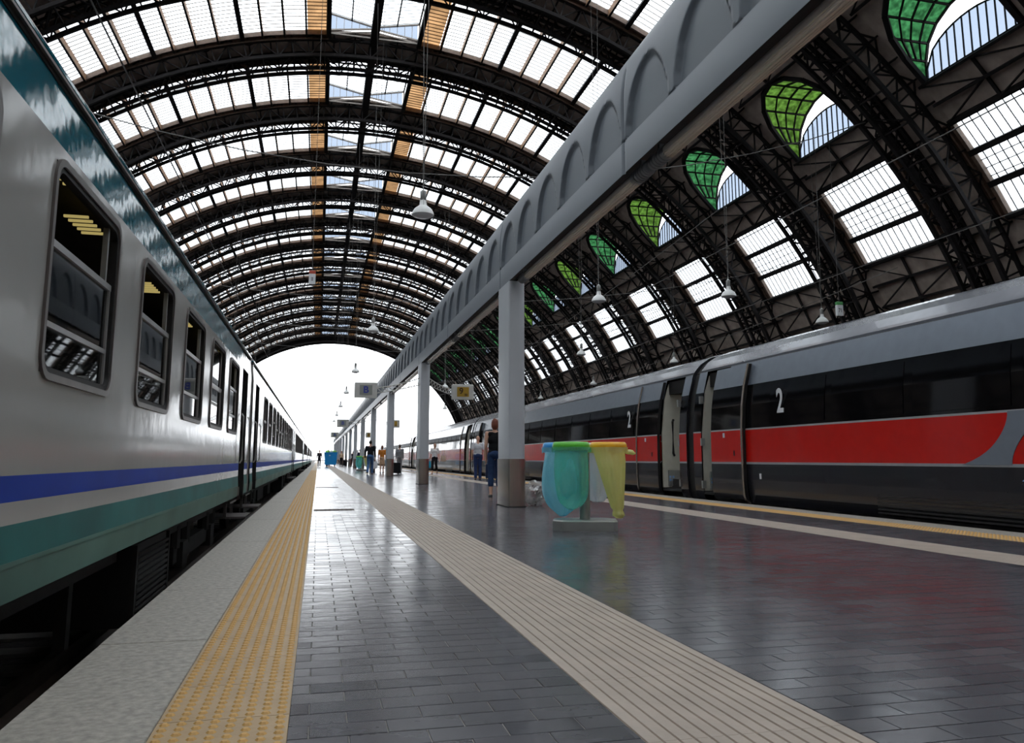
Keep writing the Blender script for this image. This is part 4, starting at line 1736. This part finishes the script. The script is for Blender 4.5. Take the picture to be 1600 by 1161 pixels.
def stand(loc, label):
    root = thing('litter_stand', label, 'litter bin', loc, math.atan2(LYv, LXv), 'litter bag stands')
    b = MB()
    w, d, c = .375, .24, .12
    oct_ = [(-w, -d + c), (-w + c, -d), (w - c * .4, -d), (w, -d + c * .4), (w, d - c), (w - c, d), (-w + c, d), (-w, d - c)]
    oct_in = [(x * .96, y * .94) for x, y in oct_]
    n = 8
    vs = [(x, y, 0) for x, y in oct_] + [(x, y, .105) for x, y in oct_] + [(x, y, .12) for x, y in oct_in]
    fs = [tuple(reversed(range(8))), tuple(range(16, 24))]
    for q in range(8):
        j = (q + 1) % 8
        fs += [(q, j, 8 + j, 8 + q), (8 + q, 8 + j, 16 + j, 16 + q)]
    b.add(vs, fs)
    b.build('base', M['bingrey'], root)
    p = MB()
    p.tube([(0, 0, .12), (0, 0, .90)], .062, 18)
    p.build('post', M['bingrey'], root, smooth=False)
    hp = MB()
    hp.tube([(0, 0, .90), (0, 0, .98)], [.075, .06], 16)
    hp.build('hub', M['binwhite'], root)

    def ring(name, cx, cy, r, m, bag_m, prof, skew=(0, 0), seed=0):
        a = MB()
        nn, mm = 28, 10
        vs, fs = [], []
        for i in range(nn):
            t = 2 * PI * i / nn
            for j in range(mm):
                u = 2 * PI * j / mm
                rr = r + .034 * cos(u)
                vs.append((cx + rr * cos(t), cy + rr * sin(t), .965 + .052 * sin(u)))
        for i in range(nn):
            for j in range(mm):
                fs.append((i * mm + j, ((i + 1) % nn) * mm + j, ((i + 1) % nn) * mm + (j + 1) % mm, i * mm + (j + 1) % mm))
        a.add(vs, fs)
        a.bar((0, 0, .94), (cx * .55, cy * .55, .94), .03, .03)
        rim = a.build('rim', m, root, smooth=True)
        g = MB()
        rs = random.Random(seed)
        ph = [rs.uniform(0, 6.28) for _ in range(4)]
        n = 56
        vs, fs = [], []
        top = prof[0][1]
        botz = prof[-1][1]
        for i, (rr, z) in enumerate(prof):
            f = (top - z) / (top - botz)
            for k in range(n):
                t = 2 * PI * k / n
                wv = 1 + (.04 + .09 * f) * (sin(5 * t + ph[0] + 2 * f) * .5 + sin(9 * t + ph[1] - 3 * f) * .35 + sin(14 * t + ph[2] + 4 * f) * .25) * min(1, f * 5)
                vs.append((cx + skew[0] * f + r * rr * wv * cos(t), cy + skew[1] * f + r * rr * wv * sin(t), z))
        for i in range(len(prof) - 1):
            for k in range(n):
                k2 = (k + 1) % n
                fs.append((i * n + k, (i + 1) * n + k, (i + 1) * n + k2, i * n + k2))
        fs.append(tuple(range((len(prof) - 1) * n, len(prof) * n)))
        g.add(vs, fs)
        # overturned collar just below the rim
        for i in range(1):
            c0 = [(cx + (r + .045) * cos(2 * PI * k / n), cy + (r + .045) * sin(2 * PI * k / n), .955) for k in range(n)]
            c1 = [(cx + (r + .040 + .012 * sin(9 * 2 * PI * k / n + ph[3])) * cos(2 * PI * k / n), cy + (r + .040 + .012 * sin(9 * 2 * PI * k / n + ph[3])) * sin(2 * PI * k / n), .895 + .008 * sin(7 * 2 * PI * k / n)) for k in range(n)]
            g.add(c0 + c1, [(k, (k + 1) % n, n + (k + 1) % n, n + k) for k in range(n)])
        g.build('litter_bag', bag_m, root, smooth=True)
        return rim

    def zr(zs_, rs_):
        return [(r_, z_) for r_, z_ in zip(rs_, zs_)]
    ring('blue', -.235, .215, .235, M['binblue'], M['bagblue'],
         zr([.95, .88, .8, .7, .6, .5, .42, .36, .30, .25, .21, .17, .14], [1.0, 1.02, 1.05, 1.09, 1.11, 1.10, 1.05, .97, .85, .68, .48, .28, .14]), (-.03, -.05), 1)
    ring('green', -.150, -.235, .185, M['bingreen'], M['baggreen'],
         zr([.95, .88, .8, .7, .6, .5, .42, .36, .31, .27, .24], [1.0, 1.02, 1.04, 1.06, 1.05, 1.02, .96, .86, .7, .45, .2]), (.0, .05), 2)
    ring('yellow', .285, -.06, .185, M['binyellow'], M['bagyellow'],
         zr([.95, .88, .8, .7, .6, .5, .4, .32, .26, .23, .20, .17, .14], [1.0, .98, .92, .82, .72, .62, .53, .46, .40, .30, .36, .38, .2]), (.11, -.02), 3)
    ring('white', .16, .36, .17, M['binwhite'], M['bagwhite'],
         zr([.95, .88, .8, .7, .6, .5, .42, .36, .32, .30], [1.0, 1.0, .98, .94, .88, .8, .72, .62, .5, .3]), (.0, .0), 4)
    kn = MB()
    kn.ell((.30 + .23, -.06, .90), (.06, .03, .03), 8)
    kn.ell((.30 + .27, -.05, .885), (.035, .025, .02), 8)
    kn.build('bag_knot', M['bagyellow'], root, smooth=True)
    return root


st1 = stand((3.07, 8.98, 0), 'litter stand with blue, green and yellow rims and bags, in front of the first column')
copy_tree(st1, (2.95, 55.5, 0), 'small distant litter stand with coloured rims beyond the man in black')

# crumpled clear bag of rubbish at the column foot
rb_ = thing('rubbish_bag', 'clear crumpled plastic bag of rubbish on the floor at the right of the first column', 'bag', (3.78, 13.75, 0))
bmh = bmesh.new()
bmesh.ops.create_icosphere(bmh, subdivisions=4, radius=1)
rr = random.Random(5)
from mathutils import noise
for v in bmh.verts:
    n_ = noise.noise(v.co * 2.3) * .18 + abs(noise.noise(v.co * 6.1)) * .16
    v.co *= (1 + n_)
    v.co.x *= .22
    v.co.y *= .24
    v.co.z = max(0, .21 + v.co.z * .21)
me = bpy.data.meshes.new('bag_film')
bmh.to_mesh(me)
bmh.free()
me.materials.append(M['bagclear'])
put('bag_film', me, rb_)
ct = MB()
ctm = [mat('litter_' + n, c, .6, var=.2) for n, c in (('red', (170, 50, 40)), ('paper', (200, 195, 185)), ('brown', (110, 80, 55)), ('green', (80, 110, 80)))]
for q in range(16):
    a = rr.uniform(0, 6.28)
    d_ = rr.uniform(0, .11)
    z = rr.uniform(.05, .27)
    ct.chambox(d_ * cos(a) - .04, d_ * cos(a) + .035, d_ * sin(a) - .03, d_ * sin(a) + .03, z - .03, z + .03, .008, q % 4)
ct.build('rubbish', ctm, rb_, kind='stuff')

# blue wheeled container with bags on top
cc = thing('wheeled_container', 'bright blue wheeled waste container far along the platform', 'container', (1.25, 84, 0))
k = MB()
k.add([(-.55, -.4, .22), (.55, -.4, .22), (.55, .4, .22), (-.55, .4, .22), (-.66, -.5, 1.45), (.66, -.5, 1.45), (.66, .5, 1.45), (-.66, .5, 1.45), (-.60, -.44, 1.45), (.60, -.44, 1.45), (.60, .44, 1.45), (-.60, .44, 1.45), (-.5, -.35, .3), (.5, -.35, .3), (.5, .35, .3), (-.5, .35, .3)],
      [(0, 3, 2, 1), (0, 1, 5, 4), (1, 2, 6, 5), (2, 3, 7, 6), (3, 0, 4, 7), (4, 5, 9, 8), (5, 6, 10, 9), (6, 7, 11, 10), (7, 4, 8, 11), (8, 9, 13, 12), (9, 10, 14, 13), (10, 11, 15, 14), (11, 8, 12, 15), (12, 13, 14, 15)])
k.box(-.70, .70, -.54, -.46, 1.40, 1.48)
k.build('tub', M['cart'], cc)
k = MB()
k.box(-.17, -.03, -.505, -.47, 1.12, 1.22)
k.build('white_label', M['white'], cc)
for sx in (-.42, .42):
    for sy in (-.3, .3):
        k = MB()
        k.tube([(sx - .04, sy, .11), (sx + .04, sy, .11)], .11, 12)
        k.bar((sx, sy, .11), (sx, sy, .24), .05, .08)
        k.build('wheel', M['rubber'], cc)
for q, (dx, c) in enumerate(((-.32, (150, 215, 90)), (.05, (225, 230, 215)), (.36, (150, 205, 110)))):
    k = MB()
    k.ell((dx, 0, 1.52), (.25, .3, .18), 10)
    k.build('waste_bag', mat('waste_bag_%d' % q, c, .4, var=.2), cc, smooth=True)


# ------------------------------------------------------------------ people
def figure(name, label, loc, face, h=1.74, top=(30, 30, 32), bottom=(60, 80, 120), sleeve=1, legs='long', hair=(60, 40, 30), hairlen=0, stride=.0,
           arms=((.24, .02, .86), (-.24, .02, .86)), voxel=.013, bulk=1., shoes=(40, 35, 32), skinc=None, group='people on the platform', topz=None, headyaw=0.):
    """face: heading in degrees, 0 = walking away from the camera; local +Y is forward"""
    root = thing(name, label, 'person', loc, rad(-face), group)
    k = h / 1.75
    sk = M['skin'] if skinc is None else mat('skin_tone_' + label[:12], skinc, .55, var=.06, scale=10)

    def V(x, y, z):
        return Vector((x * k, y * k, z * k))
    hip = {1: V(.085, 0, .93), -1: V(-.085, 0, .93)}
    kn, an, toe = {}, {}, {}
    for s in (1, -1):
        y = stride * s
        kn[s] = V(.09, .55 * y + .03 + abs(stride) * .12, .50) if s > 0 else V(-.09, .55 * y + .03 + (.10 if stride else 0), .50)
        lift = .05 if (stride and y < 0) else 0
        an[s] = V(.09 * s, y - .02, .085 + lift)
        toe[s] = V(.11 * s, y + .15, .04 + (0 if not lift else .0))
    sh = {1: V(.185 * bulk, -.01, 1.42), -1: V(-.185 * bulk, -.01, 1.42)}
    wr = {1: V(*arms[0]), -1: V(*arms[1])}
    el = {}
    for s in (1, -1):
        mid = (sh[s] + wr[s]) / 2
        d = (wr[s] - sh[s]).length / 2
        L = .285 * k
        bend = math.sqrt(max(0.0004, L * L - d * d))
        el[s] = mid + Vector((.35 * s, -.94, 0)).normalized() * bend

    def rem(mb, nm, m, vx):
        o = mb.build(nm, m, root, smooth=True)
        md = o.modifiers.new('remesh', 'REMESH')
        md.mode = 'VOXEL'
        md.voxel_size = vx
        md.use_smooth_shade = True
        ms = o.modifiers.new('smooth', 'SMOOTH')
        ms.iterations = 3
        ms.factor = .4
        return o
    b = MB()
    hc = V(0, .02, 1.63)
    b.ell(V(0, 0, 1.27), (.150 * k * bulk, .098 * k * bulk, .20 * k), 16)
    b.ell(V(0, 0, 1.09), (.130 * k * bulk, .095 * k * bulk, .17 * k), 16)
    b.ell(V(0, -.005, .95), (.155 * k * bulk, .11 * k * bulk, .14 * k), 16)
    b.caps(V(-.12, -.005, 1.41), V(.12, -.005, 1.41), .058 * k, .058 * k, 12)
    b.caps(V(0, -.01, 1.42), V(0, .01, 1.56), .055 * k, .05 * k, 12)
    b.ell(hc, (.073 * k, .092 * k, .112 * k), 18)
    b.ell(V(0, .085, 1.575), (.045 * k, .04 * k, .045 * k), 10)
    b.caps(V(0, .105, 1.645), V(0, .122, 1.612), .010 * k, .015 * k, 8)
    for s in (1, -1):
        b.ell(V(.074 * s, .01, 1.625), (.012 * k, .022 * k, .032 * k), 8)
        b.caps(sh[s], el[s], .050 * k, .040 * k, 12)
        b.caps(el[s], wr[s], .039 * k, .027 * k, 12)
        d = (wr[s] - el[s]).normalized()
        d = (d + Vector((0, .12, -.6))).normalized()
        fwd = Vector((0, 1, 0)) - d * d.y
        fwd.normalize()
        pc = wr[s] + d * .045 * k
        b.caps(wr[s], pc + fwd * .012, .026 * k, .034 * k, 10)
        b.caps(pc - fwd * .02, pc + d * .03 * k + fwd * .02, .024 * k, .024 * k, 8)
        side = fwd.cross(d) * s
        for q in range(4):
            f0 = pc + d * .045 * k + fwd * (.036 - .024 * q) * k
            ln = (.036, .042, .039, .030)[q] * k
            f1 = f0 + d * ln
            f2 = f1 + (d * .8 + side * -.5).normalized() * ln * .8
            b.caps(f0 - d * .02, f1, .0105 * k, .0095 * k, 7)
            b.caps(f1, f2, .0095 * k, .0085 * k, 7)
        t0 = pc + fwd * .03 * k - d * .01
        t1 = t0 + (fwd * .7 + d * .8).normalized() * .04 * k
        b.caps(t0, t1, .013 * k, .011 * k, 7)
        b.caps(t1, t1 + (fwd * .2 + d).normalized() * .028 * k, .011 * k, .009 * k, 7)
        b.caps(hip[s], kn[s], .082 * k * bulk, .055 * k, 12)
        b.caps(kn[s], kn[s].lerp(an[s], .35), .053 * k, .054 * k, 12)
        b.caps(kn[s].lerp(an[s], .35), an[s], .054 * k, .036 * k, 12)
        b.caps(an[s] - V(0, .02, .03), toe[s] - V(0, 0, 0), .036 * k, .028 * k, 10)
    rem(b, 'body', sk, voxel * .8)
    e = MB()
    for s in (1, -1):
        e.ell(V(.030 * s, .104, 1.645), (.012 * k, .010 * k, .008 * k), 8)
    e.build('eyes', M['dark'], root, smooth=True)
    mo = MB()
    mo.ell(V(0, .116, 1.578), (.022 * k, .010 * k, .006 * k), 8)
    mo.build('mouth', mat('lip_' + name, (160, 90, 85), .5, var=.05), root, smooth=True)
    # top garment
    tm = cloth('top_' + label[:18], top)
    g = MB()
    i_ = .016
    g.ell(V(0, 0, 1.27), (.150 * k * bulk + i_ + .006, .098 * k * bulk + i_ + .008, .17 * k), 16)
    g.ell(V(0, 0, 1.11), (.138 * k * bulk + i_, .098 * k * bulk + i_ + .004, .20 * k), 16)
    if topz is None:
        topz = .88
    g.caps(V(-.05, 0, topz + .1), V(.05, 0, topz + .1), .115 * k * bulk, .115 * k * bulk, 14)
    g.caps(V(-.12, -.005, 1.40), V(.12, -.005, 1.40), .066 * k, .066 * k, 12)
    for s in (1, -1):
        if sleeve >= 1:
            g.caps(sh[s], sh[s].lerp(el[s], .75), .064 * k, .064 * k, 12)
        if sleeve >= 2:
            g.caps(sh[s].lerp(el[s], .5), el[s], .058 * k, .052 * k, 12)
            g.caps(el[s], el[s].lerp(wr[s], .9), .052 * k, .042 * k, 12)
    rem(g, 'top_garment', tm, voxel)
    # lower garment
    bmx = cloth('lower_' + label[:18], bottom)
    g = MB()
    g.ell(V(0, -.005, .95), (.155 * k * bulk + .018, .11 * k * bulk + .02, .13 * k), 16)
    if legs == 'skirt':
        g.caps(V(-.06, 0, .9), V(-.07, kn[-1].y * .5 / k, .58), .11 * k, .115 * k, 14)
        g.caps(V(.06, 0, .9), V(.07, kn[1].y * .5 / k, .58), .11 * k, .115 * k, 14)
        g.caps(V(-.05, 0, .7), V(.05, 0, .7), .11 * k, .11 * k, 14)
    else:
        for s in (1, -1):
            g.caps(hip[s], kn[s], .095 * k * bulk, .072 * k, 14)
            end = {'long': 1., 'capri': .55}[legs]
            g.caps(kn[s], kn[s].lerp(an[s], end), .072 * k, .068 * k if end < 1 else .064 * k, 14)
    rem(g, 'lower_garment', bmx, voxel)
    # shoes and hair
    sm = mat('shoe_' + label[:18], shoes, .5, var=.1)
    for s in (1, -1):
        g = MB()
        heel = an[s] + V(0, -.035, 0)
        heel.z = an[s].z - .04 * k
        g.caps(heel, toe[s] + V(0, .0, 0), .043 * k, .036 * k, 12)
        zlow = min(v[2] for v in g.v)
        g.v = [(v[0], v[1], max(v[2], zlow + .03)) for v in g.v]
        base = min(v[2] for v in g.v)
        if stride == 0 or stride * s > 0:
            g.v = [(v[0], v[1], v[2] - base) for v in g.v]
        g.build('shoe', sm, root, smooth=True)
    g = MB()
    if hairlen >= 0:
        hm = mat('hair_' + label[:18], hair, .6, var=.25, scale=30, stretch=(1, 1, .2))
        g.ell(V(0, -.004, 1.655), (.082 * k, .094 * k, .106 * k), 16)
        if hairlen > 0:
            g.ell(V(0, -.03, 1.60), (.086 * k, .075 * k, .11 * k), 14)
        if hairlen > 1:
            g.ell(V(0, -.055, 1.50), (.085 * k, .05 * k, .16 * k), 14)
        g.build('hair', hm, root, smooth=True)
    return root


figure('person', 'person with auburn bob, black sleeveless top and rolled jeans, half hidden by the first column', (3.79, 17.15, 0), 10, 1.70, (20, 20, 23), (44, 62, 96), 0, 'capri', (112, 54, 34), 1, 0, ((.2, .05, .86), (-.2, .05, .86)), .010, .97, (30, 28, 28))
figure('person', 'person with bald head, pale grey shirt and blue jeans near the red train', (6.30, 31.7, 0), 8, 1.76, (206, 208, 214), (46, 62, 104), 1, 'long', (150, 120, 100), -1, 0, ((.27, .02, .88), (-.25, .02, .86)), .011, 1.1)
figure('person', 'person in white shirt and black knee-length trousers walking toward the camera along the red train', (6.10, 42.6, 0), 200, 1.66, (232, 228, 228), (26, 26, 30), 1, 'capri', (110, 90, 76), 1, .22, ((.26, .06, .80), (-.27, .0, .82)), .012, .98, (70, 45, 40))
figure('person', 'person in black shirt and blue jeans striding away down the platform left of the columns', (2.72, 43.4, 0), 12, 1.80, (22, 22, 28), (70, 104, 150), 2, 'long', (32, 26, 24), 0, .2, ((.25, .14, .88), (-.25, -.06, .86)), .012, 1.08)
figure('person', 'person in orange and mustard top and tan skirt beyond the man in black', (3.75, 48.5, 0), 20, 1.62, (196, 120, 50), (196, 160, 130), 1, 'skirt', (110, 68, 44), 1, 0, ((.25, .04, .80), (-.25, .04, .80)), .013, 1.05)
figure('person', 'person in long grey clothes just right of the third column', (5.0, 50.5, 0), 10, 1.72, (134, 134, 138), (128, 126, 128), 2, 'long', (90, 70, 60), 0, 0, ((.23, .02, .84), (-.23, .02, .84)), .014, 1.05)
figure('person', 'person in dark clothes at the left of the blue container', (.12, 83.5, 0), 180, 1.70, (50, 48, 56), (52, 50, 60), 2, 'long', (50, 38, 32), 0, .15, ((.25, .1, .85), (-.25, -.05, .85)), .016)
figure('person', 'person in high-visibility vest standing behind the blue container', (1.05, 85.6, 0), 180, 1.78, (170, 215, 80), (60, 70, 100), 1, 'long', (120, 60, 50), 0, 0, ((.25, .1, .9), (-.25, .1, .9)), .016)
figure('person', 'person in beige top and black trousers at the right of the blue container', (2.55, 92.0, 0), 190, 1.70, (206, 178, 150), (34, 34, 38), 1, 'long', (60, 40, 30), 1, 0, ((.25, .06, .85), (-.25, .06, .85)), .016)
figure('person', 'person in black standing between far columns, the farther of two', (4.15, 100.0, 0), 0, 1.74, (30, 34, 52), (36, 34, 40), 2, 'long', (40, 30, 26), 0, 0, ((.24, .02, .85), (-.24, .02, .85)), .018)
figure('person', 'person in dark blue standing between far columns, the nearer of two', (3.9, 78.0, 0), 0, 1.72, (36, 42, 70), (44, 42, 48), 2, 'long', (40, 30, 26), 0, .12, ((.24, .02, .85), (-.24, .02, .85)), .018)


# things they carry
def suitcase(label, loc, rz, c, h=.62, w=.42, d=.25):
    r = thing('suitcase', label, 'suitcase', loc, rz)
    k = MB()
    k.chambox(-w / 2, w / 2, -d / 2, d / 2, .05, h, .03)
    k.box(-w / 2 + .04, w / 2 - .04, -d / 2 - .02, -d / 2, .12, h - .1)
    k.build('shell', cloth('case_' + label[:14], c), r)
    k = MB()
    for s in (-1, 1):
        k.bar((s * w * .3, d * .3, h), (s * w * .3, d * .3, h + .32), .022, .022)
    k.bar((-w * .32, d * .3, h + .32), (w * .32, d * .3, h + .32), .03, .03)
    k.build('pull_handle', M['alu'], r)
    for s in (-1, 1):
        k = MB()
        k.tube([(s * w * .4 - .02, d * .3, .035), (s * w * .4 + .02, d * .3, .035)], .035, 10)
        k.build('wheel', M['rubber'], r)


suitcase('navy trolley suitcase at the right hand of the bald person', (6.80, 31.5, 0), -.15, (44, 54, 84))
suitcase('black suitcase behind the foot of the third column', (4.12, 43.4, 0), .2, (24, 24, 28))
suitcase('black suitcase by the person in beige near the blue container', (2.95, 91.4, 0), 0, (26, 26, 30), .7)


def handbag(name, label, loc, c, w, d, h, strap, cat='bag'):
    r = thing(name, label, cat, loc)
    k = MB()
    n = 10
    vs = []
    for (z, f) in ((-h, .85), (-h * .85, 1.), (-h * .4, 1.), (0, .8)):
        vs += [(w / 2 * f * (abs(cos(a)) ** .5) * (1 if cos(a) > 0 else -1), d / 2 * f * (abs(sin(a)) ** .5) * (1 if sin(a) > 0 else -1), z) for a in [2 * PI * q / 16 for q in range(16)]]
    fs = [tuple(reversed(range(16)))]
    for i in range(3):
        fs += [(i * 16 + q, i * 16 + (q + 1) % 16, (i + 1) * 16 + (q + 1) % 16, (i + 1) * 16 + q) for q in range(16)]
    fs.append(tuple(range(48, 64)))
    k.add(vs, fs)
    k.build('bag_body', cloth('bag_' + label[:14], c), r)
    k = MB()
    k.tube([(-w * .3, 0, -.02), (-w * .22, 0, strap * .8), (0, 0, strap), (w * .22, 0, strap * .8), (w * .3, 0, -.02)], .01, 5)
    k.build('strap', cloth('strap_' + label[:14], c), r)


handbag('shopping_bag', 'turquoise shopping bag in the hand of the walking person in white', (5.74, 42.5, .70), (40, 150, 180), .30, .14, .36, .12)
handbag('shoulder_bag', 'beige shoulder bag at the side of the walking person in white', (6.56, 42.55, .98), (196, 176, 158), .30, .15, .30, .42)
handbag('shopping_bag', 'white carrier bag held by the person in the orange top', (3.34, 48.5, .66), (225, 225, 228), .28, .16, .42, .14)
handbag('shoulder_bag', 'dark blue bag held at the right of the person in the orange top', (4.20, 48.4, .66), (38, 44, 66), .34, .2, .36, .14)
